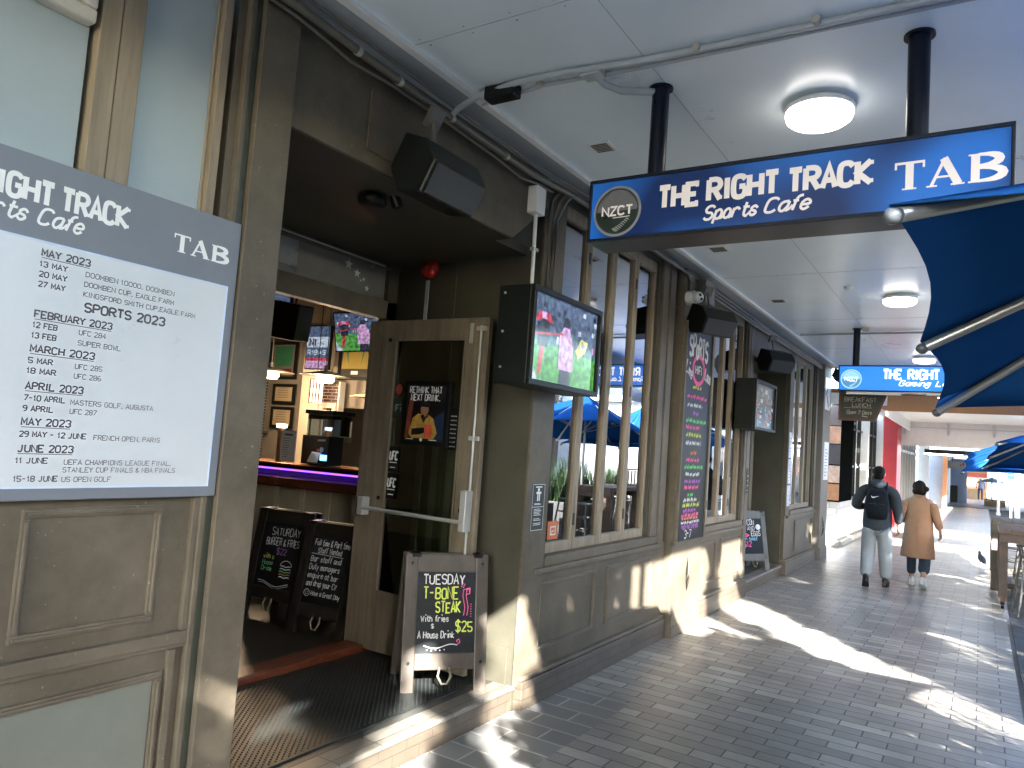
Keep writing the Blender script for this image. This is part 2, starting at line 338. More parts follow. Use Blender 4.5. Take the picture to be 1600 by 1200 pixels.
def text(mb, pl, st, x, y, h, wd, m=0, fit=None, sx=1, slab=0, slant=0, jit=0, smooth=2, e=.0012, lsp=0, rot=0, script=False):
    u = h / 6; tot = sum(adv(c) + lsp for c in st) - lsp - 1.2
    if fit: sx = fit / (tot * u)
    cx = 0; rnd = random.Random(len(st) * 7 + ord(st[0]))
    cr, sr = math.cos(rot), math.sin(rot)
    def T(a, b):
        a = a + (b - 2) * slant; X = (cx + a) * u * sx; Y = (b - 2) * u
        return (x + X * cr - Y * sr, y + X * sr + Y * cr)
    for ic, ch in enumerate(st):
        if script and ch.islower() and ch not in 'rf' and ic + 1 < len(st) and st[ic + 1].islower():
            a = {'f': 1.2, 't': 2.2, 'r': 2.6, 'i': 1.2}.get(ch, 3.0); pl.strip(mb, [T(*q) for q in chaikin([(a - .6, 2.25), (a + .2, 1.95), (a + 1.0, 2.5), (adv(ch) + .4, 4.2)], 2)], wd * .8, m, e + .0016)
        if ch in G:
            jy = rnd.uniform(-1, 1) * jit; js = 1 + rnd.uniform(-.1, .1) * (jit > 0); jx = rnd.uniform(-.5, .5) * jit
            for pts, sm in G[ch]:
                q = [(a + jx + rnd.uniform(-.3, .3) * jit, 2 + (b - 2) * js + jy + rnd.uniform(-.3, .3) * jit) for a, b in pts]
                if pts[0] == pts[-1] and len(pts) > 2: q[-1] = q[0]
                if len(q) == 2 and pts[0] == pts[1]:
                    c = T(*q[0]); k = wd * .6; pl.fill(mb, [(c[0] - k, c[1] - k * .3), (c[0] + k, c[1] - k * .3), (c[0] + k, c[1] + k * 1.5), (c[0] - k, c[1] + k * 1.5)], m, e + .001); continue
                if sm: q = chaikin(q, smooth)
                elif not slab and not jit:
                    pass
                pl.strip(mb, [T(*a) for a in q], [wd * rnd.uniform(.72, 1.2) for _ in q] if jit and pts[0] != pts[-1] else wd, m, e)
                if slab and (not sm or ch in 'DBPRU'):
                    for (p0, p1) in ((pts[0], pts[1]), (pts[-1], pts[-2])):
                        if sm and ch != 'U': continue
                        dx, dy = p1[0] - p0[0], p1[1] - p0[1]; t = wd / u * .42
                        if p0[1] not in (2, 8, 6, 0) or (p0[1] == 6 and ch.isupper()): continue
                        if abs(dy) > abs(dx) * .7:
                            yy = p0[1] + (t if dy > 0 else -t) * .9
                            if ch == 'T' and p0[1] == 8: continue
                            pl.strip(mb, [T(p0[0] - slab, yy), T(p0[0] + slab, yy)], t * 2 * u * .85, m, e + .001)
                        elif abs(dx) > 2:
                            s2 = -1 if p0[1] == 8 else 1; xx = p0[0] + (t if dx > 0 else -t)
                            pl.strip(mb, [T(xx, p0[1] - s2 * t), T(xx, p0[1] + s2 * slab * 1.35)], t * 2 * u * sx * .9, m, e + .0014)
        cx += adv(ch) + lsp
    return tot * u * sx
def scribble(mb, pl, x, y, wd, h, lw, m=0, seed=0, e=.0012):
    r = random.Random(seed); px = x
    while px < x + wd:
        n = r.randint(3, 6); pts = []
        for i in range(n * 2):
            pts.append((px, y + (h * r.uniform(.65, 1.25) if i % 2 else h * r.uniform(-.15, .2)))); px += h * r.uniform(.14, .3)
            if px > x + wd: break
        if len(pts) > 1: pl.strip(mb, chaikin(pts, 1), lw, m, e)
        px += h * .45

# ================================================================== SETTING
GROUND = mat('far_ground', (.12, .12, .11), .8, var=.2)
PAVE = brickmat('clay_pavers', (.23, .215, .19), (.46, .43, .37), (.030, .027, .024), .315, .122, .0045, rough=.36, bump=.6, noise=.32, bias=-.4, spots=True)
PAVE2 = brickmat('grey_pavers', (.14, .14, .135), (.20, .198, .188), (.38, .36, .33), .44, .19, .008, rough=.42, bump=.4, noise=.25, off=.4)
ROUGH = mat('exposed_aggregate', (.085, .082, .078), .85, var=.6, scale=28, bump=.9, bscale=45, stain=.4)
ASPH = mat('asphalt', (.16, .158, .152), .85, var=.25, scale=30, bump=.4)
m = MB(); m.poly([(-700, -700, -.16), (700, -700, -.16), (700, 700, -.16), (-700, 700, -.16)]); struct('ground', m, GROUND)
m = MB(); m.box(-14, .29, -14, 46, -.16, 0); struct('pavement', m, PAVE)
m = MB(); m.box(.33, 3.3, -14, 46, -.16, -.003); struct('kerbside_paving', m, ROUGH)
m = MB(); m.box(.29, .33, -14, 46, -.16, -.012); struct('drain_line', m, BLACKM)
m = MB(); m.poly([(-2.55, -10, .004), (-2.02, -10, .004), (-2.02, 4.95, .004), (-2.55, 4.95, .004)]); struct('paving_border', m, PAVE2)
m = MB(); m.box(3.3, 3.5, -14, 80, -.16, -.001); struct('kerb', m, mat('kerb_stone', (.3, .3, .29), .8, var=.2, scale=10))
m = MB(); m.poly([(3.5, -60, -.12), (11, -60, -.12), (11, 120, -.12), (3.5, 120, -.12)]); struct('road', m, ASPH)
m = MB(); m.box(11, 40, -60, 120, -.16, .0); struct('far_pavement', m, mat('concrete', (.42, .41, .39), .8, var=.12, scale=3))
m = MB(); m.box(-6, 3.3, 46, 110, -.16, .02); struct('plaza_paving', m, brickmat('pale_pavers', (.16, .18, .22), (.20, .22, .27), (.1, .1, .12), .6, .3, .01, rough=.5, noise=.15))

# ================================================================== THE PUB
X0 = -2.52
pub = thing('pub_building', 'taupe painted timber pub front with bifold windows and a recessed doorway', 'building', (-2.6, 3, 0))
def mould(mb, y0, y1, z0, z1, x, r=.012, t=.028, m=0):
    """picture-frame moulding standing proud of a wall that faces +X"""
    for (a, b, c, d) in ((y0, y1, z0, z0 + t), (y0, y1, z1 - t, z1), (y0, y0 + t, z0 + t, z1 - t), (y1 - t, y1, z0 + t, z1 - t)):
        mb.box(x - .01, x + r, a, b, c, d, m); 
        if b - a > d - c: mb.box(x - .01, x + r * 1.7, a + t * .3, b - t * .3, c + t * .3, d - t * .3, m)
        else: mb.box(x - .01, x + r * 1.68, a + t * .3, b - t * .3, c + t * .3, d - t * .3, m)
# --- left bay
XL = -2.56
m = MB()
for (y0, y1) in ((-3.2, -.45), (-.45, .62), (.62, 1.80)):
    m.box(XL - .1, XL, y0, y1, 0, 2.5)
m.build_each('wall', TAUPE, pub)
m = MB()
for y0 in (-1.3, -.05, 1.18): mould(m, y0, y0 + .48, 1.002, 1.425, XL)
for y0 in (-1.2, .1): mould(m, y0, y0 + 1.0 if y0 < 0 else 1.724, .2, .812, XL)
m.build('panel_moulding', TAUPE2, pub, bevel=.003)
m = MB(); m.poly([(XL + .003, -1.17, .23), (XL + .003, -.23, .23), (XL + .003, -.23, .78), (XL + .003, -1.17, .78)]); m.poly([(XL + .003, .13, .23), (XL + .003, 1.69, .23), (XL + .003, 1.69, .785), (XL + .003, .13, .785)])
m.build_each('kick_panel', mat('grey_green_paint', (.165, .175, .145), .35, var=.12, scale=2, stain=.12), pub)
m = MB(); m.box(XL - .02, XL + .028, -3.2, 1.82, .905, .95); m.box(XL - .02, XL + .018, -3.2, 1.82, .888, .904); m.build_each('dado_rail', TAUPE2, pub, bevel=.004)
m = MB(); m.box(XL - .02, XL + .020, 1.735, 1.765, .0, .886); m.box(XL - .02, XL + .022, 1.775, 1.80, .952, 2.5); m.box(XL - .02, XL + .034, 1.80, 1.822, 0, 3.55); m.build_each('corner_bead', TAUPE2, pub, bevel=.003)
# upper left window
FILM = mat('frosted_film', (.37, .43, .44), .2, var=.05, scale=1.2, stain=.05)
uw = MB(); uw.box(XL - .09, XL - .08, -3.2, 1.74, 2.5, 3.55); uwin = uw.build('window', GAP, pub)
m = MB(); m.box(XL - .03, XL - .022, 1.395, 1.685, 2.5, 3.55); m.build('frosted_pane', FILM, uwin)
m = MB(); m.box(XL - .034, XL - .025, .55, 1.222, 2.5, 3.55); m.build('frosted_pane', FILM, uwin)
m = MB(); m.box(XL - .034, XL - .025, -.6, .42, 2.5, 3.55); m.build('frosted_pane', FILM, uwin)
m = MB()
for a, b, x in ((1.240, 1.308, .012), (1.312, 1.393, .008), (1.697, 1.735, .012), (.44, .49, .01), (.495, .55, .008), (-.75, -.6, .01)): m.box(XL - .06, XL + x, a, b, 2.5, 3.55)
m.box(XL - .06, XL - .012, 1.685, 1.697, 2.5, 3.55)
m.build_each('mullion', TAN, uwin, bevel=.003)
m = MB(); m.box(XL - .05, XL + .004, 1.766, 1.80, 2.5, 3.55); m.build('trim_strip', TAUPE2, uwin)
# --- corner column
m = MB(); m.box(-2.80, -2.50, 1.850, 2.030, 0, 3.56); m.box(-2.70, -2.525, 1.822, 1.850, 0, 3.56, 1); m.build('column', [TAUPE, GAP], pub, bevel=.004)
# --- recess: beam, soffit, side walls, threshold, transom
m = MB(); bz = 3.03
m.prism([(-2.53, 2.03, bz), (-2.53, 2.03, 3.56), (-2.53, 4.25, 3.56), (-2.53, 4.25, 3.36), (-2.53, 3.84, bz)], (-.14, 0, 0)); m.build('beam', TAUPE, pub, bevel=.004)
m = MB(); m.box(-2.53, -2.518, 2.50, 3.42, 3.10, 3.40); m.build('mounting_board', TAUPE, pub, bevel=.002)
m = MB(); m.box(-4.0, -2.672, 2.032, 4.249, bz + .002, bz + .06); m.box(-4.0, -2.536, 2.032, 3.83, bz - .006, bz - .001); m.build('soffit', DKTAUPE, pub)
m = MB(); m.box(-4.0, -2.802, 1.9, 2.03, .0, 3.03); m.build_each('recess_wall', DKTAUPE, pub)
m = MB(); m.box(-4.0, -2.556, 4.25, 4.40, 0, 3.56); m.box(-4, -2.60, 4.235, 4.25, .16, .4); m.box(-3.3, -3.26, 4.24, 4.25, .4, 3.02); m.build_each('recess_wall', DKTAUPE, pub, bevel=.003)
m = MB(); m.box(-4.02, -3.82, 2.03, 4.25, 3.0, 3.03); m.box(-3.90, -3.82, 2.03, 4.25, 2.60, 2.74); m.box(-3.90, -3.80, 2.03, 4.25, 3.12 - .14, 3.029); m.box(-3.9, -3.82, 4.14, 4.25, .17, 2.98); m.box(-3.9, -3.82, 2.03, 2.12, .17, 2.98); m.build_each('door_frame', TAUPE, pub, bevel=.004)
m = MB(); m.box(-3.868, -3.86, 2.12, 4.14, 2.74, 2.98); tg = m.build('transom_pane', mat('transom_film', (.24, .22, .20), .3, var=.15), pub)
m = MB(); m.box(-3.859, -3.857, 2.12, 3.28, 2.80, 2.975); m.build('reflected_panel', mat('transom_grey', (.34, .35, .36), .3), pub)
m = MB(); pl = Plane((-3.852, 0, 0), (0, 1, 0), (0, 0, 1))
for (y, z, r) in ((3.74, 2.93, .042), (3.83, 2.885, .036), (3.90, 2.855, .018), (3.87, 2.84, .012), (3.94, 2.795, .026)):
    m.add([pl.p(y, z, .002)] + [pl.p(y + (r if k % 2 == 0 else r * .42) * math.sin(k * math.pi / 5), z + (r if k % 2 == 0 else r * .42) * math.cos(k * math.pi / 5), .002) for k in range(10)], [(0, 1 + k, 1 + (k + 1) % 10) for k in range(10)])
m.build('star_decal', WHITEP, pub)
m = MB(); m.tube([(-3.79, 2.2, 3.0), (-3.79, 4.05, 2.985)], .007, 6); m.tube([(-3.79, 3.9, 2.955), (-3.79, 3.92, 2.94), (-3.79, 3.94, 2.95), (-3.79, 3.93, 2.975)], .004, 6); m.build('curtain_rail', GREYP, pub)
m = MB(); m.box(-3.92, -3.74, 2.03, 4.25, .16, .215); m.build('threshold', REDW, pub, bevel=.012)
STEPT = brickmat('nosing_tiles', (.14, .128, .105), (.19, .172, .145), (.06, .055, .045), .30, .30, .004, rough=.35, noise=.3, off=0, plane='XY')
STEPR = brickmat('riser_brick', (.080, .062, .045), (.105, .082, .058), (.06, .048, .036), .22, .07, .004, rough=.45, noise=.35, plane='YZ')
m = MB(); m.box(-3.92, -2.565, -3.2, 4.28, 0, .157); m.box(-3.92, -2.565, 9.76, 12.0, 0, .157); m.build_each('doorstep', [STEPR], pub)
m = MB(); m.box(-2.70, -2.545, 2.0, 4.28, .135, .163); m.box(-2.70, -2.545, 9.76, 12.0, .135, .163); m.build_each('step_nosing', STEPT, pub, bevel=.008)
m = MB(); m.box(-3.74, -2.702, 2.031, 4.249, .1572, .160); m.box(-3.3, -2.702, 9.76, 11.99, .1572, .160); m.build_each('step_tiles', mat('step_tile', (.055, .053, .048), .4, var=.2, scale=5, stain=.2), pub)
# --- door leaf, folded back against the recess wall
dl = MB()
for (a, b, c, d) in ((-3.93, -3.67, .19, 2.58), (-3.02, -2.84, .19, 2.58), (-3.67, -3.02, 2.44, 2.58), (-3.67, -3.02, .19, .60)): dl.box(a, b, 4.10, 4.145, c, d)
DOORW = mat('door_timber', (.20, .165, .115), .5, var=.32, scale=3, bump=.18, bscale=12, streak=(6, 6, .5), stain=.2)
door = dl.build('door', DOORW, pub, bevel=.004)
m = MB(); m.box(-3.67, -3.02, 4.120, 4.126, .60, 2.44); m.build('door_glass', GLASSD, door)
m = MB()
for a, b, c, d in ((-3.67, -3.655, .6, 2.44), (-3.035, -3.02, .6, 2.44), (-3.655, -3.035, .6, .615), (-3.655, -3.035, 2.425, 2.44)): m.box(a, b, 4.095, 4.119, c, d)
m.build('glazing_bead', DOORW, door)
m = MB(); m.tube([(-3.80, 4.03, 1.195), (-2.89, 4.03, 1.19)], .014, 10); m.box(-3.84, -3.79, 4.02, 4.10, 1.14, 1.27); m.box(-2.92, -2.87, 4.02, 4.10, 1.13, 1.40); m.build('push_bar', STEEL, door, bevel=.006)
m = MB(); m.tube([(-2.89, 4.085, .6), (-2.89, 4.085, 2.52)], .010, 8); 
for z in (2.5, 1.75, .9): m.box(-2.93, -2.85, 4.078, 4.10, z - .015, z + .015)
m.box(-2.99, -2.965, 4.085, 4.10, 2.40, 2.54); m.build('latch_rod', STEEL, door, bevel=.003)
m = MB()
for x, z in ((-3.72, 1.26), (-2.98, 1.245), (-3.73, 2.42)): m.box(x, x + .025, 4.093, 4.10, z, z + .025)
m.build_each('catch_plate', BLACK, door)
# inside leaf seen through the door glass, wall lines
m = MB()
for x in (-3.5, -3.36, -3.22, -3.08): m.box(x, x + .06, 4.24, 4.247, .5, 1.7)
m.build_each('wall_board', mat('dark_board', (.12, .12, .09), .5), pub)

# --- facade right of the doorway
XW = -2.56
def window(y0, y1, n, z0=.975, z1=3.5, hinge=True):
    wn = MB(); x = XW - .03
    for a, b, c, d in ((y0 - .05, y0, z0, z1), (y1, y1 + .05, z0, z1)): wn.box(x - .10, XW - .002, a, b, c, d)
    wn.box(x - .10, XW - .002, y0 - .05, y1 + .05, z1, z1 + .05)
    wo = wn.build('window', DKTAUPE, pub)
    pw = (y1 - y0) / n
    for i in range(n):
        a = y0 + i * pw + .003; b = a + pw - .006; sh = MB(); t = .043
        for (p, q, c, d) in ((a, a + t, z0, z1), (b - t, b, z0, z1), (a + t, b - t, z0, z0 + .075), (a + t, b - t, z1 - .09, z1)): sh.box(x - .034, x, p, q, c, d)
        sh.build('sash', TAN, wo, bevel=.004)
        g = MB(); g.box(x - .033, x - .027, a + t, b - t, z0 + .075, z1 - .09); g.build('glass', GLASS, wo)
        if i % 2 == 0 or i == n - 1:
            hg = MB()
            for hz in (1.2, 2.25, 3.2): hg.box(x - .001, x + .006, b - .012, b + .012, hz - .045, hz + .045)
            hg.build_each('hinge', BLACKM, wo)
    return wo
def wallseg(name, y0, y1, z0, z1, x=XW, m_=TAUPE, d=.16, bev=.004):
    m = MB(); m.box(x - d, x, y0, y1, z0, z1); return m.build(name, m_, pub, bevel=bev)
m = MB(); m.box(-2.555, -2.535, 4.243, 4.53, .157, 3.56); m.box(-2.70, -2.556, 4.401, 4.53, .157, 3.56); m.build_each('wall', TAUPE, pub, bevel=.003)
window(4.58, 6.42, 4)
m = MB(); m.box(XW - .1, XW + .035, 4.54, 6.74, .905, .972); m.box(XW - .02, XW + .05, 4.4, 6.74, .865, .903); m.build_each('window_sill', TAUPE2, pub, bevel=.005)
wallseg('dado', 4.53, 6.90, .0, .90, x=-2.55)
m = MB(); mould(m, 4.50, 5.38, .34, .80, -2.55); mould(m, 5.60, 6.55, .34, .80, -2.55); m.build('panel_moulding', TAUPE2, pub, bevel=.003)
m = MB(); m.box(XW - .1, -2.535, 6.475, 6.62, .972, 3.56); m.box(XW - .1, -2.52, 6.62, 6.76, .86, 3.56); m.build_each('window_jamb', TAUPE2, pub, bevel=.004)
m = MB(); m.box(XW - .1, -2.60, 6.76, 6.90, .0, 3.56); m.build('wall_gap', GAP, pub)
m = MB(); m.box(-2.7, XW, 4.53, 9.72, 3.552, 3.565); m.box(-2.7, XW - .0, 12.0, 14.3, 3.552, 3.565); m.build_each('window_head', TAUPE, pub)
# pilaster with the tall board
m = MB(); m.box(-2.70, -2.47, 6.885, 7.77, 0, 3.56); m.box(-2.5, -2.445, 6.90, 7.755, .0, .10); m.box(-2.5, -2.452, 6.90, 7.755, .10, .215); m.box(-2.5, -2.458, 6.9, 7.755, .215, .235); m.box(-2.5, -2.448, 6.885, 7.77, .868, .90); m.build('pilaster', TAUPE, pub, bevel=.005)
window(7.84, 9.46, 4)
m = MB(); m.box(XW - .1, XW + .035, 7.80, 9.52, .905, .972); m.box(XW - .02, XW + .05, 7.78, 9.6, .865, .903); m.build_each('window_sill', TAUPE2, pub, bevel=.005)
wallseg('dado', 7.771, 9.70, .0, .90, x=-2.55)
m = MB(); mould(m, 7.86, 8.5, .34, .80, -2.55); mould(m, 8.68, 9.5, .34, .80, -2.55); m.build('panel_moulding', TAUPE2, pub, bevel=.003)
m = MB(); m.box(XW - .1, -2.535, 9.512, 9.60, .972, 3.56); m.box(XW - .1, -2.53, 9.60, 9.75, .16, 3.56); m.build_each('window_jamb', TAUPE2, pub, bevel=.004)
# second doorway
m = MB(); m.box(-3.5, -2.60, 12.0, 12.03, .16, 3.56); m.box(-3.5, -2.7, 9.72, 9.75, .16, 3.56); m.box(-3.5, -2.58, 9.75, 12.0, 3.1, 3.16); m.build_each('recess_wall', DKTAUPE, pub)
wallseg('beam', 9.75, 12.0, 3.1, 3.56, x=-2.54)
d2 = MB()
for a, b, c, d in ((9.85, 10.0, .17, 2.5), (10.75, 10.95, .17, 2.5), (10.0, 10.75, 2.36, 2.5), (10.0, 10.75, .17, .7), (11.1, 11.25, .17, 2.5), (11.85, 11.99, .17, 2.5), (11.25, 11.85, 2.36, 2.5), (11.25, 11.85, .17, .7)): d2.box(-3.1, -3.05, a, b, c, d)
d2.box(-3.1, -3.05, 9.75, 12, 2.52, 3.1)
door2 = d2.build('door', TAN, pub, bevel=.004)
m = MB(); m.box(-3.08, -3.075, 10.0, 10.75, .7, 2.36); m.box(-3.08, -3.075, 11.25, 11.85, .7, 2.36); m.build('door_glass', GLASS, door2)
m = MB(); m.tube([(-3.03, 11.17, .5), (-3.03, 11.17, 2.3)], .011, 8); m.box(-3.05, -3.0, 11.13, 11.22, 1.15, 1.32); m.box(-3.05, -2.98, 11.0, 11.2, 1.05, 1.10); m.build('latch_rod', STEEL, door2)
# third window and end pilaster
wallseg('dado', 12.03, 14.45, .0, .90, x=-2.55)
wallseg('wall', 12.03, 12.30, .90, 3.56, x=-2.54)
window(12.35, 14.1, 3)
m = MB(); m.box(XW - .1, XW + .035, 12.3, 14.2, .905, .972); m.box(XW - .02, XW + .05, 12.1, 14.4, .865, .903); m.build_each('window_sill', TAUPE2, pub, bevel=.005)
m = MB(); mould(m, 12.75, 14.15, .30, .80, -2.55); m.build('panel_moulding', TAUPE2, pub, bevel=.003)
m = MB(); m.box(XW - .1, -2.53, 14.15, 14.3, .972, 3.56); m.box(XW - .1, -2.56, 14.3, 14.5, 0, 3.56, 1); m.build_each('window_jamb', [TAUPE2, GAP], pub, bevel=.004)
m = MB(); m.box(-2.8, -2.46, 14.46, 15.2, 0, 3.6); m.box(-2.5, -2.44, 14.5, 15.22, 0, .22); m.build('pilaster', mat('pale_taupe', (.20, .185, .16), .6, spec=.2, var=.1, scale=3, stain=.1), pub, bevel=.005)
m = MB(); pl = Plane((-2.4595, 14.5, 0), (0, 1, 0), (0, 0, 1)); pl.fill(m, [(.08, 2.75), (.62, 2.75), (.62, 3.35), (.08, 3.35)], 0); pl.strip(m, [(.45, 3.28), (.2, 3.05), (.45, 2.8)], .06, 1); m.build('arrow_sign', [WHITE, mat('navy_ink', (.02, .03, .09), .5)], pub)
# crescent pulls
for y, z, x in ((7.36, .56, -2.47), (14.72, .6, -2.46)):
    m = MB(); pts = [(x + .035 * math.sin(math.pi * k / 10) + .002, y - .06 * math.sin(math.pi * k / 10), z - .17 + .34 * k / 10) for k in range(11)]
    m.tube(pts, [.004 + .012 * math.sin(math.pi * k / 10) for k in range(11)], 8); m.build('pull_handle', BROWNW, pub)
# plinth
m = MB(); m.box(-2.62, -2.50, 4.285, 6.88, .0, .185); m.box(-2.62, -2.50, 7.775, 9.755, .0, .2); m.box(-2.62, -2.50, 12.005, 14.45, .0, .2)
m.build_each('plinth', STEPR, pub, bevel=.006)
m = MB(); m.box(-2.6, -2.512, 4.29, 6.88, .186, .215); m.box(-2.6, -2.512, 7.775, 9.755, .201, .23); m.box(-2.6, -2.512, 12.005, 14.45, .201, .23); m.build_each('skirting', TAUPE2, pub, bevel=.006)
# interior shell
INW = mat('interior_wall', (.25, .22, .18), .6, var=.1, scale=2)
m = MB(); m.box(-10.5, -3.93, -1, 9.6, .12, .16); m.box(-3.93, -2.75, 4.41, 9.6, .12, .16)
struct('pub_floor', m, mat('pub_floor', (.045, .043, .032), .35, var=.3, scale=2, stain=.3))
m = MB(); m.box(-10.5, -10.4, -1, 9.6, .16, 3.5); m.box(-10.4, -2.75, 9.5, 9.6, .16, 3.5); m.box(-10.4, -8.3, 7.55, 7.65, .16, 3.5); m.box(-7.9, -6.9, 7.56, 7.64, 2.05, 3.5); m.box(-10.4, -4.0, -1.1, -1, .16, 3.5); m.box(-4.0, -3.93, -1, 2.03, .0, 3.5)
m.build_each('inner_wall', INW, pub)
m = MB(); m.box(-8.3, -7.93, 7.35, 7.66, .16, 3.5); m.build('inner_column', CREAM, pub, bevel=.004)
m = MB(); m.box(-10.5, -2.72, -1.2, 9.7, 3.5, 3.55); m.build('inner_ceiling', mat('inner_ceiling', (.32, .29, .24), .6), pub)
HER = brickmat('herringbone_tile', (.030, .026, .022), (.05, .042, .036), (.30, .27, .22), .16, .045, .006, rough=.25, rot=0, plane='XZ')
m = MB(); m.box(-7.93, -7.6, 7.4, 7.46, 1.0, 2.38); m.box(-10.3, -9.15, 7.4, 7.45, 1.0, 2.4); m.build_each('tiled_splashback', HER, pub)
m = MB(); 
for a, b, c, d in ((-7.86, -7.79, 1.0, 2.1), (-7.60, -7.53, 1.0, 2.1), (-7.79, -7.60, 2.03, 2.1)): m.box(a, b, 7.30, 7.39, c, d)
m.build_each('inner_doorframe', CREAM, pub, bevel=.004)
m = MB(); m.box(-7.50, -7.47, 7.3, 7.4, .5, 2.4); m.build('corner_trim', STEEL, pub)

# --- canopy over the pavement
can = thing('street_canopy', 'grey white painted canopy ceiling over the brick footpath', 'canopy', (-1, 5, 3.56))
CZ = 3.56; CE = .86
m = MB(); m.box(-2.28, CE, -6, 15.2, CZ, CZ + .1); m.build('ceiling_panel', CEIL, can)
m = MB(); m.box(-2.62, -2.32, -6, 15.2, CZ + .012, CZ + .1); m.build('ceiling_edge', mat('ceiling_edge', (.34, .38, .42), .4, var=.08), can)
m = MB(); m.box(-2.322, -2.278, -6, 15.2, CZ - .022, CZ + .012); m.build('ceiling_batten', WHITE, can, bevel=.003)
m = MB()
for y in (-1.2, .65, 2.5, 4.95, 7.4, 9.9, 12.4): m.box(-2.27, CE - .01, y - .0025, y + .0025, CZ - .0015, CZ + .01)
for x in (-1.35,): m.box(x - .002, x + .002, -6, 15.1, CZ - .0013, CZ + .01)
m.build_each('panel_joint', mat('joint', (.42, .45, .47), .7), can)
m = MB(); r_ = random.Random(9)
for y in (.65, 2.5, 4.95, 7.4):
    for k in range(13):
        for d in (-.03, .03):
            x = -2.2 + k * .235 + r_.uniform(-.02, .02); q = .004 + .002 * r_.random(); m.add([(x + q * math.cos(a), y + d + q * math.sin(a), CZ - .001) for a in [j * math.pi / 3 for j in range(6)]], [(0, 1, 2, 3, 4, 5)])
tag(m.build('screw_heads', mat('screw_rust', (.20, .18, .16), .6), can), kind='stuff')
m = MB(); m.box(CE, CE + .08, -6, 15.2, 3.37, CZ + .15); m.build('fascia', GREYP, can)
m = MB(); m.box(-2.3, CE, 15.2, 15.26, 3.12, CZ + .1); m.build_each('end_beam', WHITE, can)
TIMB = mat('timber_lining', (.26, .125, .05), .75, spec=.08, var=.2, scale=4, streak=(8, .6, 1))
m = MB(); m.box(-2.6, 1.2, 15.27, 19.6, 3.10, 3.2); 
tl = m.build('timber_soffit', TIMB, can)
m = MB(); m.box(-2.6, 1.4, 19.62, 40, 3.30, 3.4); m.build('ceiling_panel', WHITE, can)
m = MB(); m.box(1.41, 1.5, 15.3, 40, 2.85, 3.5); m.build('fascia', GREYP, can)  # fascia added to keep low sun from entering under the far ceiling
m = MB(); m.box(-2.0, -1.96, 15.3, 40, 3.0, 3.3); m.box(-2.6, -1.5, 15.262, 15.268, 2.9, 3.12); m.build_each('end_beam', WHITE, can)

# ================================================================== NEXT SHOPS ALONG THE ROW
ts = thing('tiled_shop', 'shopfront with white tiles, a black corner pillar and black barred windows', 'shop', (-2.8, 16, 0))
TILE = brickmat('white_tiles', (.70, .70, .68), (.75, .75, .73), (.45, .45, .44), .45, .16, .006, rough=.2, noise=.06, plane='YZ')
TILEX = brickmat('white_tiles_end', (.66, .66, .64), (.72, .72, .70), (.42, .42, .41), .3, .16, .006, rough=.2, noise=.06, plane='XZ')
m = MB(); m.box(-2.95, -2.62, 17.6, 24.5, .12, .93); m.build('tiled_wall', TILE, ts, bevel=.004)
m = MB(); m.poly([(-3.6, 17.59, .12), (-2.62, 17.59, .12), (-2.62, 17.59, .93), (-3.6, 17.59, .93)]); m.build('tiled_wall', TILEX, ts)
m = MB(); m.box(-2.9, -2.60, 17.55, 19.35, .935, 3.28); m.build('corner_pillar', MATTE, ts, bevel=.006)
m = MB()
for k in range(7): y = 19.4 + k * .84; m.box(-2.76, -2.66, y, y + .05, .94, 3.3)
for z in (.94, 1.7, 2.62, 3.2): m.box(-2.74, -2.68, 19.4, 24.5, z, z + .05)
wn = m.build('window', BLACKM, ts)
m = MB(); m.box(-2.715, -2.705, 19.4, 24.5, .96, 3.2); m.build('glass', GLASS, wn)
m = MB(); m.box(-4.6, -4.5, 15.3, 24.6, .1, 3.3); m.box(-4.5, -2.8, 15.25, 15.3, .1, 3.3); m.build('inner_wall', mat('shop_wall', (.5, .47, .42), .6), ts)
m = MB(); m.box(-2.9, -2.5, 24.5, 24.75, 0, 3.3); m.box(-2.9, -2.55, 21.6, 21.9, .9, 3.3); m.build('white_pier', WHITE, ts)
m = MB(); m.box(-3.6, -2.56, 17.2, 17.55, 0, .115); m.box(-2.95, -2.52, 17.56, 24.6, 0, .10); m.build('shop_step', mat('shop_step', (.45, .42, .36), .5, var=.1), ts)
m = MB(); cols = [(.10, .07, .05), (.42, .22, .12), (.05, .045, .04), (.50, .36, .26), (.40, .20, .10)]
bm_ = [mat('board_tone_%s' % 'abcde'[i], c, .5, var=.3, scale=9) for i, c in enumerate(cols)]
for k, (a, b) in enumerate(((2.6, 3.05), (2.2, 2.58), (1.75, 2.18), (1.35, 1.72), (.97, 1.32))): m.box(-3.5, -2.61, 17.50, 17.54, a, b, k)
m.build('menu_panel', bm_, ts)
rp_ = MB(); rp_.box(-2.7, -2.14, 24.9, 26.2, 0, 3.3); tag(rp_.build('shop_pillar', mat('red_paint', (.42, .035, .045), .4, var=.08), None, bevel=.01), 'wide red painted pier projecting beside the white tiled shop', 'pillar')
ss = thing('shuttered_shop', 'pale grey shopfront of tall narrow panelled doors past the red pier', 'shop', (-2.6, 34, 0))
m = MB(); m.box(-2.75, -2.62, 26.3, 39.8, 0, 3.3); m.build('wall', GREYP, ss)
for k in range(10):
    y = 26.4 + k * 1.26; m = MB(); m.box(-2.62, -2.52, y, y + .12, .05, 3.2); m.box(-2.62, -2.54, y + .12, y + 1.26, .05, .5); m.box(-2.62, -2.54, y + .12, y + 1.26, 2.4, 2.5); m.build('door_bay', mat('stone_grey', (.40, .38, .35), .5, var=.08), ss)
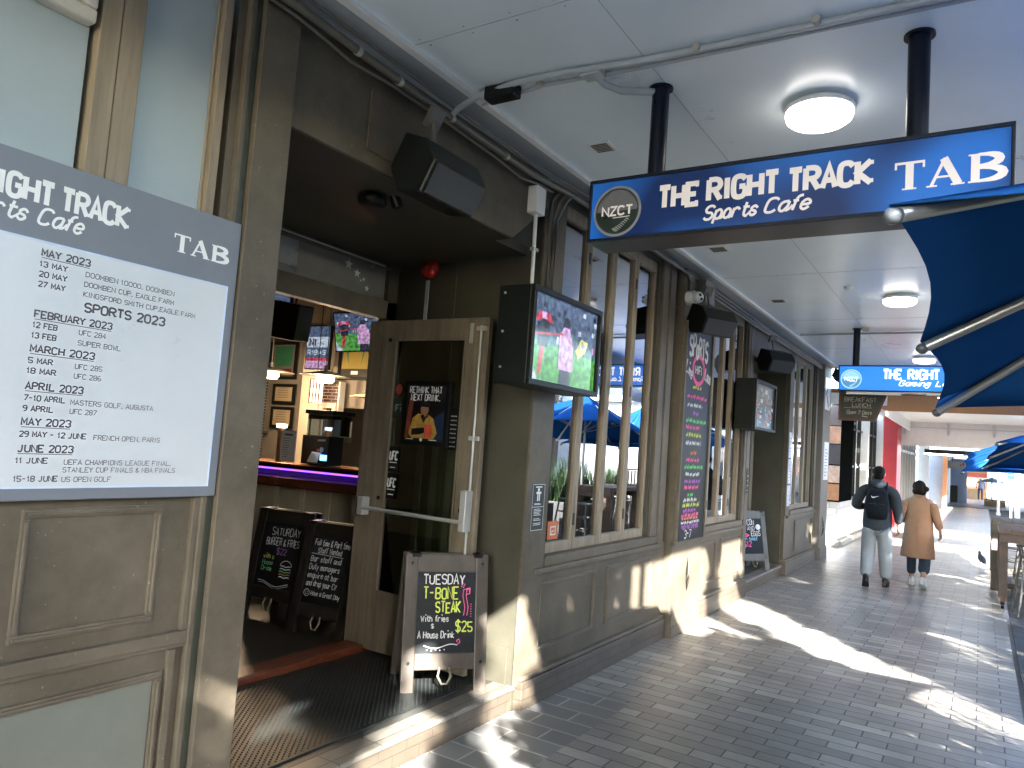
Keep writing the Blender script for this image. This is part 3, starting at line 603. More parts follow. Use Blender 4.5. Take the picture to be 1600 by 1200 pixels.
c_ = MB(); c_.box(-2.55, -2.10, 40, 40.6, 0, 3.3); c_.box(-2.58, -2.06, 39.95, 40.65, 0, .3); tag(c_.build('street_pillar', WHITE, None, bevel=.01), 'white square pillar at the end of the shop row', 'pillar')
bk = thing('shop_bulkhead', 'white glazed bulkhead hanging across the arcade with a dark band below', 'bulkhead', (-.5, 27, 2.5))
m = MB(); m.box(-2.6, 1.4, 27.0, 27.06, 2.52, 3.3); m.build('glazed_panel', mat('milk_glass', (.66, .63, .62), .15, var=.05), bk)
m = MB()
for x in (-2.1, -.9, .3): m.tube([(x, 26.9, 3.28), (x, 26.9, 2.9)], .03, 8)
m.box(-2.4, 1.3, 26.9, 26.94, 3.1, 3.13); m.build('hanger', GREYP, bk)
m = MB(); m.box(-1.72, 1.25, 30, 30.3, 2.38, 2.52); m.build('dark_band', BLACK, bk)
m = MB(); m.box(-1.72, 1.25, 29.98, 30.2, 2.33, 2.376); m.build('edge_light', emat('strip_light', (1, .97, .93), 2.2), bk)
# the far end of the arcade
fa = thing('far_arcade', 'pale blue grey building closing the far end of the arcade', 'building', (-1.5, 46, 0))
m = MB(); m.box(-2.4, -1.55, 41, 60, 0, 3.4)
for k in range(5): m.box(-1.56, -1.48, 41.5 + k * 1.1, 42.1 + k * 1.1, 0, 2.7)
m.build('wall', mat('cool_grey', (.34, .37, .42), .5, var=.08), fa)
m = MB(); m.box(-1.55, -1.38, 40.7, 41.2, 0, 2.5); m.build('orange_post', mat('orange_paint', (.75, .30, .12), .5), fa)
m = MB(); m.box(-1.9, -.72, 52, 52.3, 0, 2.6); m.box(-.95, -.72, 51.9, 52.3, 0, 2.6); m.build('end_wall', mat('pale_blue_wall', (.42, .52, .72), .5, var=.05), fa)
m = MB(); m.box(-1.75, 4.5, 40.7, 66, 2.75, 2.9); m.build('arcade_ceiling', WHITE, fa)  # ceiling widened out of view to keep the sun off the plaza
m = MB(); m.box(-1.6, -1.2, 51.2, 51.9, 0, 1.0); m.build('dark_cabinet', BLACK, fa)
fs = thing('far_sign', 'long grey hanging sign with red lettering at the far end of the arcade', 'sign', (-.7, 45, 2.1))
m = MB(); m.box(-1.5, .12, 45, 45.15, 1.98, 2.36); m.build('sign_box', GREYP, fs, bevel=.01)
m = MB(); pl = Plane((-.96, 44.99, 2.1), (1, 0, 0), (0, 0, 1)); 
for k, q in enumerate(('V', 'I', 'V', 'I')): text(m, pl, q, k * .13, 0, .14, .035, 0, e=.004, sx=1)
m.build('lettering', mat('red_ink', (.55, .02, .02), .5), fs)
for x in (-1.3, -.3): 
    m = MB(); m.tube([(x, 45.07, 2.75), (x, 45.07, 2.36)], .02, 6); m.build('hanger', BLACKM, fs)
fp = thing('food_kiosk', 'small orange lit food kiosk far down the arcade', 'kiosk', (-.3, 62, 0))
m = MB(); m.box(-1.0, .35, 62, 65, 0, 2.2); m.build('wall', mat('warm_wall', (.55, .30, .14), .5, var=.3, scale=2), fp)
m = MB(); m.box(-.9, .3, 61.5, 62, 1.55, 1.85); m.box(-.2, .3, 61.45, 61.5, 1.4, 1.55, 1); m.box(-.85, -.25, 61.9, 61.99, .9, 1.45, 2); m.build('awning', [mat('warm_awning', (.5, .12, .08), .5), mat('cream_awning', (.7, .62, .5), .5), emat('kiosk_glow', (1, .62, .3), 1.6)], fp)
m = MB(); m.box(-.8, -.1, 61.2, 61.9, 0, .75); m.build('counter', mat('crate_wood', (.40, .25, .13), .6), fp)
mk = thing('flower_stall', 'low stall with mixed produce beside the far kiosk', 'stall', (.6, 50, 0))
m = MB(); m.box(.15, 1.15, 50, 50.8, 0, .3); m.build('bench', mat('crate_wood', (.40, .25, .13), .6), mk)
for k in range(16):
    m = MB(); m.ball((.2 + .06 * k, 50.1 + .3 * (k % 3), .36), .06, 8); m.build('produce', mat('produce_%s' % 'abcd'[k % 4], [(.5, .35, .1), (.15, .3, .08), (.5, .1, .06), (.6, .55, .4)][k % 4], .6), mk)
for i, (y, x, hh) in enumerate(((70, -9, 9), (74, 6, 7.5))):
    b = thing('end_block', ['pale office block closing the street past the kiosk', 'low grey block at the street end right of the arcade'][i], 'building', (x, y, 0))
    m = MB(); m.box(x - 6.5, x + 8, y, y + 6, 0, hh); m.build('wall', mat('pale_block', (.42, .46, .52), .6, var=.08), b)
    for k in range(6):
        m = MB(); m.box(x - 5.6 + k * 2.2, x - 4.2 + k * 2.2, y - .05, y, 1, 2.6); m.build('window', mat('blue_window', (.05, .08, .12), .15), b)
# buildings across the road (seen in the window reflections)
for i, (y0, y1, hh, c) in enumerate(((-24, -4, 6.0, (.40, .37, .33)), (-3.5, 12, 5.6, (.42, .45, .50)), (12.5, 30, 6.4, (.42, .43, .46)), (30.5, 52, 6.0, (.5, .5, .5)))):
    lb = ['brown rendered shop building across the road', 'light grey building with white columns across the road', 'brick coloured shop across the road behind the umbrellas', 'white rendered building at the far side of the road'][i]
    b = thing('street_building', lb, 'building', (15.5, (y0 + y1) / 2, 0)); hh = min(hh, 3.9) if y1 < 13 else hh
    m = MB(); m.box(15, 24, y0, y1, 0, hh); m.box(14.8, 24.2, y0 - .1, y1 + .1, hh, hh + .3); m.build('wall', mat('render_tone_%s' % 'abcd'[i], c, .7, var=.12, scale=1, stain=.15), b)
    n = int((y1 - y0) / 3.2)
    for k in range(n):
        a = y0 + .6 + k * (y1 - y0) / n
        m = MB(); m.box(14.93, 14.99, a, a + 2.1, .5, 2.7); hh > 5 and m.box(14.93, 14.99, a + .2, a + 1.6, 3.6, 5.0); m.build('window', mat('dark_window', (.03, .04, .05), .08, spec=.8), b)
        m = MB(); m.box(12.6, 12.85, a - .3, a - .05, 0, 3.2); m.build('verandah_post', WHITE, b)
    m = MB(); m.box(12.4, 15, y0, y1, 3.2, 3.45); m.build('verandah', WHITE, b)

# ================================================================== SIGNS
SLABW = .0
# big schedule board on the left bay
sb = thing('schedule_board', 'large grey sports schedule board with a white list panel on the left wall', 'sign board', (-2.5, 1.0, 1.46))
m = MB(); m.box(XL + .002, -2.512, .02, 1.843, 1.457, 2.535); m.build('backing', SIGNGREY, sb, bevel=.002)
m = MB(); m.poly([(-2.5105, .08, 1.50), (-2.5105, 1.802, 1.50), (-2.5105, 1.802, 2.27), (-2.5105, .08, 2.27)]); m.build('list_panel', mat('white_panel', (.56, .58, .595), .3, var=.02), sb)
m = MB()
for a, b, c, d in ((.08, 1.807, 1.495, 1.50), (.08, 1.807, 2.27, 2.275), (1.802, 1.807, 1.50, 2.27)): m.box(-2.512, -2.5085, a, b, c, d)
m.build('panel_edge', mat('pale_blue_edge', (.5, .6, .75), .3), sb)
pl = Plane((-2.5100, 0, 0), (0, 1, 0), (0, 0, 1))
ROWS = [("MAY 2023", 1.126, 2.227, .150, 1), ("13 MAY", 1.124, 2.193, .082, 2), ("20 MAY", 1.125, 2.161, .083, 2), ("27 MAY", 1.126, 2.129, .080, 2),
("DOOMBEN 10000, DOOMBEN", 1.266, 2.191, .318, 0), ("DOOMBEN CUP, EAGLE FARM", 1.265, 2.158, .321, 0), ("KINGSFORD SMITH CUP,EAGLE FARM", 1.266, 2.125, .411, 0),
("SPORTS 2023", 1.275, 2.076, .284, 3), ("FEBRUARY 2023", 1.126, 2.031, .245, 1), ("12 FEB", 1.125, 1.999, .072, 2), ("13 FEB", 1.125, 1.966, .072, 2), ("UFC 284", 1.266, 1.997, .088, 0), ("SUPER BOWL", 1.266, 1.963, .143, 0),
("MARCH 2023", 1.126, 1.922, .198, 1), ("5 MAR", 1.124, 1.887, .071, 2), ("18 MAR", 1.124, 1.855, .084, 2), ("UFC 285", 1.266, 1.885, .088, 0), ("UFC 286", 1.266, 1.853, .088, 0),
("APRIL 2023", 1.125, 1.805, .175, 1), ("7-10 APRIL", 1.125, 1.770, .121, 2), ("9 APRIL", 1.125, 1.737, .088, 2), ("MASTERS GOLF, AUGUSTA", 1.265, 1.767, .285, 0), ("UFC 287", 1.266, 1.737, .086, 0),
("MAY 2023", 1.126, 1.693, .147, 1), ("29 MAY - 12 JUNE", 1.124, 1.657, .202, 2), ("FRENCH OPEN, PARIS", 1.352, 1.655, .237, 0), ("JUNE 2023", 1.125, 1.610, .165, 1), ("11 JUNE", 1.123, 1.575, .092, 2),
("UEFA CHAMPIONS LEAGUE FINAL,", 1.266, 1.572, .376, 0), ("STANLEY CUP FINALS & NBA FINALS", 1.265, 1.547, .396, 0), ("15-18 JUNE", 1.123, 1.518, .128, 2), ("US OPEN GOLF", 1.265, 1.516, .161, 0)]
m = MB(); SER = .75
for s, y, z, wd, st in ROWS:
    h, lw = {0: (.0155, .0021), 1: (.0215, .0046), 2: (.0165, .0034), 3: (.028, .0066)}[st]
    text(m, pl, s, y, z, h, lw, 0, fit=wd, slab=SER if st else .6, smooth=2)
    if st == 1: pl.strip(m, [(y, z - .006), (y + wd, z - .006)], .002)
m.build('list_lettering', DGREY, sb)
m = MB(); pl2 = Plane((-2.5115, 0, 0), (0, 1, 0), (0, 0, 1))
text(m, pl2, 'TRACK', 1.168, 2.388, .070, .0155, 0, fit=.216, slab=.8)
m.build('name_lettering', WHITEP, sb); m = MB(); text(m, pl2, 'RIGHT', .935, 2.388, .070, .0160, 0, fit=.205, slab=.8); m.build('name_lettering', WHITEP, sb); m = MB(); text(m, pl2, 'THE', .775, 2.388, .070, .0160, 0, fit=.135, slab=.8)
text(m, pl2, 'Sports', .865, 2.322, .052, .0085, 0, fit=.20, slant=.35, script=True); text(m, pl2, 'Cafe', 1.10, 2.325, .052, .0085, 0, fit=.135, slant=.35, script=True)
TABP = [([(0, 5.9), (4.6, 5.9)], .55), ([(.15, 6), (.15, 4.6)], .35), ([(4.45, 6), (4.45, 4.6)], .35), ([(2.3, 5.9), (2.3, .2)], 1.25), ([(1.2, .15), (3.4, .15)], .35),
        ([(7.6, 6), (5.6, .2)], .5), ([(7.4, 6), (9.6, .2)], 1.25), ([(6.2, 2.0), (8.7, 2.0)], .45), ([(4.9, .15), (6.5, .15)], .35), ([(8.5, .15), (10.5, .15)], .35),
        ([(12, 6), (12, 0)], 1.25), ([(11, 5.85), (12.6, 5.85)], .35), ([(11, .15), (12.6, .15)], .35)]
def tab(mb, pl, x, y, h, wd, m=0):
    sx = wd / 16.; sy = h / 6.
    for k, (pts, t) in enumerate(TABP):
        hor = abs(pts[0][1] - pts[1][1]) < .1
        pl.strip(mb, [(x + a * sx, y + b * sy) for a, b in pts], t * (sy if hor else sx), m, .0012 + .0004 * (k % 5))
    for (b0, b1, r) in ((3.2, 6, 2.2), (0, 3.2, 2.7)):
        pts = [(12.4, b1 - .2)] + [(13.2 + r * math.sin(a), (b0 + b1) / 2 + ((b1 - b0) / 2 - .25) * math.cos(a)) for a in [math.pi * k / 10 for k in range(11)]] + [(12.4, b0 + .2)]
        n = len(pts); pl.strip(mb, [(x + a * sx, y + b * sy) for a, b in pts], [sx * (.5 + .85 * math.sin(math.pi * k / (n - 1)) ** 2) for k in range(n)], m, .0036)
m.build('name_lettering', WHITEP, sb); m = MB(); tab(m, pl2, 1.562, 2.357, .064, .228); m.build('initials_lettering', WHITEP, sb)

# hanging light boxes
def bluemat(name, c0, c1, strength):
    mm = bpy.data.materials.new(name); mm.use_nodes = True; N = mm.node_tree.nodes; L = mm.node_tree.links; p = N['Principled BSDF']
    tc = N.new('ShaderNodeTexCoord'); no = N.new('ShaderNodeTexNoise'); no.inputs['Scale'].default_value = 2.6; no.inputs['Detail'].default_value = 0
    rp = N.new('ShaderNodeValToRGB'); rp.color_ramp.elements[0].position = .38; rp.color_ramp.elements[1].position = .72
    rp.color_ramp.elements[0].color = (*c0, 1); rp.color_ramp.elements[1].color = (*c1, 1)
    L.new(tc.outputs['Object'], no.inputs[0]); L.new(no.outputs[0], rp.inputs[0]); L.new(rp.outputs[0], p.inputs['Base Color']); L.new(rp.outputs[0], p.inputs['Emission Color'])
    p.inputs['Emission Strength'].default_value = strength * .55; p.inputs['Roughness'].default_value = .18; return mm
def roundel(parent, cx, y, cz, r, lit):
    pl = Plane((cx, y, cz), (1, 0, 0), (0, 0, 1)); m = MB()
    pl.disc(m, 0, 0, r, m=0, e=.002, n=40); pl.disc(m, 0, 0, r * .9, m=1, e=.003, n=40)
    n = 24; top = [(r * .84 * math.cos(math.pi * k / n), r * .84 * math.sin(math.pi * k / n)) for k in range(n + 1)]
    pl.fill(m, top, 2, .004)
    text(m, pl, 'NZCT', -r * .60, -r * .16, r * .33, r * .075, 3, fit=r * 1.25, e=.005)
    pl.strip(m, [(-r * .15, -r * .27), (r * .55, -r * .25)], r * .03, 3, .005)
    for k in range(9):
        t = k / 8; x = r * (-.05 + .55 * t); z = r * (-.78 + .42 * t ** 1.3); pl.strip(m, [(x, z), (x - r * .10, z + r * .10 * (1 - t * .6))], r * .035, 4, .0055); pl.strip(m, [(x, z), (x + r * .10 * (1 - t), z - r * .03)], r * .03, 4, .0058)
    return m.build('roundel', lit, parent)
def lightbox(name, label, cx0, cx1, y0, y1, z0, z1, face, poles, lit, trim, sub):
    t = thing(name, label, 'hanging sign', ((cx0 + cx1) / 2, y0, z0), group=None)
    m = MB(); m.box(cx0, cx1, y0 + .012, y1, z0, z1)
    for a, b, c, d in ((cx0, cx1, z0, z0 + .016), (cx0, cx1, z1 - .016, z1), (cx0, cx0 + .014, z0 + .016, z1 - .016), (cx1 - .014, cx1, z0 + .016, z1 - .016)): m.box(a, b, y0, y0 + .012, c, d)
    m.build('cabinet', trim, t, bevel=.003)
    m = MB(); m.poly([(cx0 + .014, y0 + .010, z0 + .016), (cx1 - .014, y0 + .010, z0 + .016), (cx1 - .014, y0 + .010, z1 - .016), (cx0 + .014, y0 + .010, z1 - .016)]); m.build('sign_face', face, t)
    for x in poles:
        m = MB(); m.tube([(x, (y0 + y1) / 2, z1), (x, (y0 + y1) / 2, CZ)], .043, 20); m.tube([(x, (y0 + y1) / 2, CZ - .012), (x, (y0 + y1) / 2, CZ - .001)], .06, 20); m.build('pole', trim, t)
    roundel(t, cx0 + .155, y0 + .008, (z0 + z1) / 2 - .012, .127, lit)
    return t
SIGNW = emat('lit_white', (.95, .88, .84), .02, (.62, .58, .56))
lit1 = [mat('ring_grey', (.22, .23, .25), .3), mat('roundel_dark', (.012, .022, .016), .3), mat('roundel_gloss', (.13, .13, .14), .2), SIGNW, mat('fern_grey', (.35, .38, .36), .4)]
TRIM = mat('navy_cabinet', (.008, .011, .020), .3, var=.15, spec=.22)
s1 = lightbox('hanging_sign', 'navy lightbox sign on two black poles with white slab lettering and a green roundel', -1.69, .085, 3.235, 3.47, 2.766, 3.081, bluemat('sign_blue', (.003, .013, .06), (.010, .085, .32), .08), (-1.387, -.252), lit1, TRIM, '')
m = MB(); pl = Plane((0, 3.245, 0), (1, 0, 0), (0, 0, 1))
text(m, pl, 'THE', -1.318, 2.903, .098, .0245, 0, fit=.192, slab=.75, e=.003)
m.build('name_lettering', SIGNW, s1); m = MB()
text(m, pl, 'RIGHT', -1.080, 2.912, .096, .0245, 0, fit=.308, slab=.75, e=.003)
m.build('name_lettering', SIGNW, s1); m = MB()
text(m, pl, 'TRACK', -.726, 2.908, .095, .024, 0, fit=.322, slab=.75, e=.003)
m.build('name_lettering', SIGNW, s1); m = MB()
text(m, pl, 'Sports', -1.100, 2.822, .062, .0115, 0, fit=.235, slant=.35, e=.003, script=True)
text(m, pl, 'Cafe', -.83, 2.826, .062, .0115, 0, fit=.185, slant=.35, e=.003, script=True)
m.build('script_lettering', SIGNW, s1); m = MB(); tab(m, pl, -.318, 2.861, .112, .368); m.build('initials_lettering', SIGNW, s1)
LITW2 = emat('bright_white', (.90, .96, 1), .16)
lit2 = [emat('lit_ring', (.35, .55, .8), .12), emat('lit_roundel', (.05, .20, .36), .12), emat('lit_gloss', (.22, .45, .68), .14), LITW2, emat('lit_fern', (.4, .6, .8), .12)]
s2 = lightbox('hanging_sign', 'bright blue backlit sign further along with white lettering above the breakfast board', -1.62, .16, 10.5, 10.72, 2.72, 3.06, emat('backlit_blue', (.010, .15, .62), .16), (-1.427, -.05), lit2, TRIM, '')
m = MB(); pl = Plane((0, 10.51, 0), (1, 0, 0), (0, 0, 1))
text(m, pl, 'THE', -1.085, 2.885, .118, .026, 0, fit=.205, slab=.75, e=.003); m.build('name_lettering', LITW2, s2); m = MB(); text(m, pl, 'RIGHT', -.80, 2.885, .118, .026, 0, fit=.335, slab=.75, e=.003); m.build('name_lettering', LITW2, s2); m = MB(); text(m, pl, 'TRACK', -.385, 2.885, .118, .026, 0, fit=.335, slab=.75, e=.003)
m.build('name_lettering', LITW2, s2); m = MB(); text(m, pl, 'Gaming', -.91, 2.80, .066, .0125, 0, fit=.34, slant=.35, e=.003, script=True); text(m, pl, 'Lounge', -.50, 2.80, .066, .0125, 0, fit=.34, slant=.35, e=.003, script=True); m.build('script_lettering', LITW2, s2)
m = MB(); m.box(-1.52, -.88, 10.52, 10.56, 2.68, 2.715); m.box(-.60, -.1, 10.52, 10.56, 2.69, 2.715); m.build('under_strip', WHITE, s2)

# hanging breakfast board
bb = thing('breakfast_board', 'dark hanging chalkboard with red frame under the bright blue sign', 'chalkboard', (-1.4, 10.8, 2.35))
m = MB(); m.prism([(-1.65, 10.80, 2.35), (-1.19, 10.80, 2.35), (-1.06, 10.80, 2.72), (-1.06, 10.80, 3.06), (-1.65, 10.80, 3.06)], (0, .04, 0)); m.build('frame', mat('red_brown', (.10, .03, .02), .5), bb)
m = MB(); m.prism([(-1.62, 10.795, 2.38), (-1.205, 10.795, 2.38), (-1.09, 10.795, 2.71), (-1.09, 10.795, 3.03), (-1.62, 10.795, 3.03)], (0, .004, 0)); m.build('board', mat('dark_green_board', (.03, .032, .018), .5), bb)
m = MB(); pl = Plane((0, 10.794, 0), (1, 0, 0), (0, 0, 1))
text(m, pl, 'BREAKFAST', -1.575, 2.605, .055, .008, 0, fit=.385, jit=.3); text(m, pl, 'LUNCH', -1.48, 2.535, .05, .008, 0, fit=.22, jit=.3); pl.strip(m, [(-1.58, 2.52), (-1.24, 2.525)], .005); text(m, pl, 'Open 7 Days', -1.545, 2.44, .045, .008, 0, fit=.30, jit=.4, slant=.2); pl.strip(m, [(-1.36, 2.415), (-1.29, 2.405)], .012)
m.build('chalk_writing', mat('cream_chalk', (.40, .38, .30), .7), bb)

# tall sports board on the pilaster
tb = thing('sports_chalkboard', 'tall narrow chalkboard with coloured handwriting and a pink ring on the pilaster', 'chalkboard', (-2.46, 7.3, .9))
m = MB(); m.box(-2.469, -2.448, 6.925, 7.725, .90, 3.02); m.build('board', CHALK, tb)
m = MB()
for a, b, c, d in ((6.90, 6.925, .90, 3.045), (7.725, 7.75, .90, 3.045), (6.925, 7.725, 3.02, 3.045)): m.box(-2.469, -2.435, a, b, c, d)
m.build('frame', TAUPE2, tb, bevel=.002)
pl = Plane((-2.448, 6.925, 0), (0, 1, 0), (0, 0, 1)); cm = [CW, CP, CG, CY, CV, CO]; m = MB()
text(m, pl, 'SPoRTS', .10, 2.72, .20, .04, 0, fit=.56, jit=.25); text(m, pl, 'Live', .01, 2.56, .11, .022, 0, fit=.20, rot=-.35, jit=.2); text(m, pl, 'Loud', .60, 2.53, .11, .022, 0, fit=.19, rot=-.2, jit=.2)
pl.strip(m, [(.40 + .175 * math.cos(k * math.pi / 12), 2.60 + .14 * math.sin(k * math.pi / 12)) for k in range(25)], .045, 1)
text(m, pl, 'HIFI', .30, 2.56, .08, .016, 0, fit=.2)
m.build('heading_writing', cm, tb); m = MB()
rows = [(2.36, 3, .25, .28), (2.255, 1, .10, .62), (2.165, 0, .12, .45), (2.08, 4, .3, .17), (2.0, 2, .10, .62), (1.93, 1, .1, .43), (1.85, 3, .12, .45), (1.765, 0, .12, .45), (1.66, 5, .28, .18), (1.585, 1, .16, .42), (1.51, 2, .12, .58), (1.435, 0, .16, .42), (1.36, 4, .14, .48), (1.295, 1, .14, .43), (1.22, 2, .25, .2), (1.165, 0, .14, .42), (1.11, 3, .12, .5), (1.055, 4, .14, .4), (1.005, 1, .1, .52)]
rows = [(3.0 - (3.0 - a) * 1.0, c, x, wd) for a, c, x, wd in rows]
for k, (z, c, x, wd) in enumerate(rows): scribble(m, pl, x, .98 + (z - 1.0) * .94 + .14, wd, .042, .0105, c, seed=k)
for z, c, x, wd in ((1.07, 5, .12, .47), (1.03, 0, .10, .55)): scribble(m, pl, x, z + .03, wd, .03, .008, c, seed=int(z * 100))
text(m, pl, 'Happy hour Everyday', .12, 1.075 - .06, .05, .009, 4, fit=.5, jit=.3); text(m, pl, '3-7', .22, .925, .075, .011, 0, fit=.2, jit=.3)
m.build('chalk_writing', cm, tb)

# small black notice, orange sticker, white notices
pn = MB(); pn.box(-2.54, -2.534, 4.31, 4.475, 1.16, 1.475); po = pn.build('notice', [mat('notice_black', (.02, .025, .025), .5)], None); tag(po, 'small black notice with a white figure beside the first window', 'notice')
pl = Plane((-2.534, 4.31, 1.16), (0, 1, 0), (0, 0, 1)); m = MB()
for a in ((.004, .004, .161, .004), (.004, .311, .161, .311), (.004, .004, .004, .311), (.161, .004, .161, .311), (.004, .16, .161, .16)): pl.strip(m, [a[:2], a[2:]], .003)
pl.disc(m, .082, .275, .013); pl.strip(m, [(.05, .255), (.115, .255)], .014); pl.strip(m, [(.072, .262), (.072, .20)], .014); pl.strip(m, [(.094, .262), (.094, .20)], .014); pl.strip(m, [(.04, .294), (.125, .294)], .008)
for z in (.182, .176, .145, .135, .125, .115, .105, .08, .07, .05, .04): pl.strip(m, [(.03, z), (.135 - (z * 300 % 5) * .006, z)], .0035)
m.build('white_print', WHITEP, po)
st = MB(); st.box(-2.592, -2.589, 4.65, 4.80, 1.07, 1.2); so_ = st.build('sticker', mat('orange_sticker', (.55, .14, .04), .5), None); tag(so_, 'small orange square sticker low in the first window', 'sticker')
m = MB(); pl = Plane((-2.589, 4.65, 1.07), (0, 1, 0), (0, 0, 1)); pl.strip(m, [(.04, .035), (.11, .035), (.11, .09), (.04, .09), (.04, .035)], .008); pl.strip(m, [(.06, .035), (.06, .06), (.09, .06)], .006); m.build('white_print', WHITEP, so_)
def notice(y0, y1, z0, z1, x, label, n=5, dark=False):
    m = MB(); m.box(x - .006, x, y0, y1, z0, z1); o = m.build('notice', BLACK if dark else mat('pale_notice', (.60, .61, .66), .4), None, bevel=.001); tag(o, label, 'notice')
    pl = Plane((x, y0, z0), (0, 1, 0), (0, 0, 1)); m = MB(); W, H = y1 - y0, z1 - z0
    for k in range(n): pl.strip(m, [(W * .15, H * (.12 + .76 * k / n)), (W * (.6 + .25 * (k % 2)), H * (.12 + .76 * k / n))], H * .02)
    m.build('print', WHITEP if dark else DGREY, o)
notice(9.64, 9.73, 1.30, 1.62, -2.524, 'narrow framed black notice on the jamb left of the second doorway', 4, True)
notice(12.08, 12.26, 1.80, 2.2, -2.534, 'upper white paper notice left of the third window', 6)
notice(12.08, 12.26, 1.40, 1.78, -2.534, 'middle white paper notice left of the third window', 6)
notice(12.08, 12.26, 1.05, 1.37, -2.534, 'lowest white paper notice left of the third window', 4)
notice(14.65, 15.1, 1.45, 2.15, -2.454, 'pale framed notice on the end pilaster beside the black pillar', 9)

# ================================================================== A-FRAME BOARDS
def aboard(label, loc, rz, wd, H=.845, wood=BROWNW, writing=None, lean=.15, rope=True):
    t = thing('sandwich_board', label, 'sandwich board', loc, (0, 0, R(rz)))
    a = math.atan(lean / H); u = Vector((0, math.sin(a), math.cos(a))); X = Matrix(((1, 0, 0, 0), (0, math.cos(a), math.sin(a), 0), (0, -math.sin(a), math.cos(a), 0), (0, 0, 0, 1)))
    def frame(xf, nm):
        m = MB(xf); h = wd / 2; sw = wd * .15
        m.box(-h, -h + sw, 0, .03, 0, H); m.box(h - sw, h, 0, .03, 0, H); m.box(-h + sw, h - sw, .002, .028, H - .115, H - .002); m.box(-h + sw, h - sw, .002, .028, .135, .235)
        o = m.build(nm, wood, t, bevel=.006, local=True); return o
    f = frame(X, 'front_frame')
    m = MB(X); m.box(-wd * .36, wd * .36, .006, .022, .20, H - .10); m.build('front_panel', CHALK, t, local=True)
    m = MB(X); h = wd / 2
    for x in (-h + wd * .075, h - wd * .075):
        for z in (.18, H - .06): m.tube([(x, .002, z), (x, -.006, z)], .011, 10)
    m.build_each('bolt', BLACKM, t, 0, True)
    RX = Matrix.Translation((0, 2 * lean + .10, 0)) @ Matrix.Rotation(math.pi, 4, 'Z') @ X
    frame(RX, 'back_frame'); m = MB(RX); m.box(-wd * .36, wd * .36, .006, .022, .20, H - .10); m.build('back_panel', CHALK, t, local=True)
    m = MB(); m.box(-h + .04, -h + .10, lean - .01, lean + .11, H - .035, H - .012); m.box(h - .10, h - .04, lean - .01, lean + .11, H - .035, H - .012); m.build_each('hinge', BLACKM, t, 0, True)
    if rope:
        m = MB(X); m.tube([(-.03 + .0, .0, .15), (-.045, -.012, .10), (-.02, -.012, .055), (.015, -.012, .055), (.04, -.012, .10), (.03, .0, .15)], .008, 8); m.build('rope_loop', ROPE, t, local=True)
    o = X @ Vector((0, .0, .235)); pl = Plane(o + Vector((0, .006, 0)), (1, 0, 0), u); m = MB()
    writing(m, pl, wd * .34, H - .35); m.build('chalk_writing', [CW, CY, CP, CG, CV, CO, CB], t, local=True)
    return t
def wavy(pl, m, x0, x1, y, amp, n, wd, c, ph=0): pl.strip(m, [(x0 + (x1 - x0) * k / 16, y + amp * math.sin(ph + n * math.pi * k / 16)) for k in range(17)], wd, c)
def w_tue(m, pl, h, H):
    text(m, pl, 'TUESDAY', -h * .82, H - .075, .058, .0085, 0, fit=h * 1.45, jit=.25); text(m, pl, 'T-BONE', -h * .80, H - .165, .07, .0095, 1, fit=h * 1.22, jit=.25); text(m, pl, 'STEAK', -h * .36, H - .25, .066, .0095, 1, fit=h * .86, jit=.25)
    text(m, pl, 'With fries', -h * .86, H - .305, .036, .0058, 0, fit=h * .95, jit=.3); text(m, pl, '$', -h * .5, H - .345, .024, .0045, 0); text(m, pl, '$25', h * .36, H - .365, .062, .009, 1, fit=h * .58, jit=.2); text(m, pl, 'A House Drink', -h * .95, H - .405, .038, .006, 0, fit=h * 1.25, jit=.3)
    wavy(pl, m, -h * .75, h * .42, .04, .012, 2, .006, 0, 2.6); pl.strip(m, [(h * .42, .048), (h * .52, .062), (h * .48, .082), (h * .40, .074), (h * .43, .062)], .005, 2)
    for k in range(5): pl.disc(m, -h * .62 + k * .028, .02 - .004 * (k % 2), .004)
    for q in (0, .022): pl.strip(m, [(h * .62 + q, H - .27), (h * .66 + q, H - .22), (h * .58 + q, H - .15), (h * .60 + q, H - .11), (h * .80 + q * .3, H - .10), (h * .82, H - .135), (h * .68, H - .14)], .005, 2)
    for k in range(6): pl.disc(m, h * .53 + .004 * k, H - .09 + .012 * (k % 3) - .002 * k, .004, m=2); pl.disc(m, h * .88, H - .2 - .015 * k, .0035, m=2)
aboard('black chalkboard on the doorstep reading Tuesday T-bone steak, partly sunlit', (-2.80, 3.84, .160), 51, .55, .845, BROWNW, w_tue)
def w_full(m, pl, h, H):
    text(m, pl, 'Full time & Part time', -h * .85, H - .07, .046, .0052, 0, fit=h * 1.85, jit=.3, slant=.1); text(m, pl, 'Staff Wanted', -h * .62, H - .125, .04, .005, 0, fit=h * 1.25, jit=.3, slant=.1); pl.strip(m, [(-h * .95, H - .135), (h * .75, H - .14)], .004)
    for k, s in enumerate(('Bar staff and', 'Duty managers', 'enquire at bar', 'and drop your CV')): text(m, pl, s, -h * .92, H - .195 - .062 * k, .042, .0052, 0, fit=h * 1.6, jit=.3, slant=.1)
    pl.strip(m, [(-h * .8 + .026 * math.cos(k * math.pi / 10), H - .435 + .026 * math.sin(k * math.pi / 10)) for k in range(21)], .004); pl.strip(m, [(-h * .8 - .012, H - .44), (-h * .8, H - .448), (-h * .8 + .012, H - .44)], .003); pl.disc(m, -h * .8 - .009, H - .427, .003); pl.disc(m, -h * .8 + .009, H - .427, .003)
    text(m, pl, 'Have a Great Day', -h * .58, H - .45, .036, .0045, 0, fit=h * 1.5, jit=.3, slant=.1)
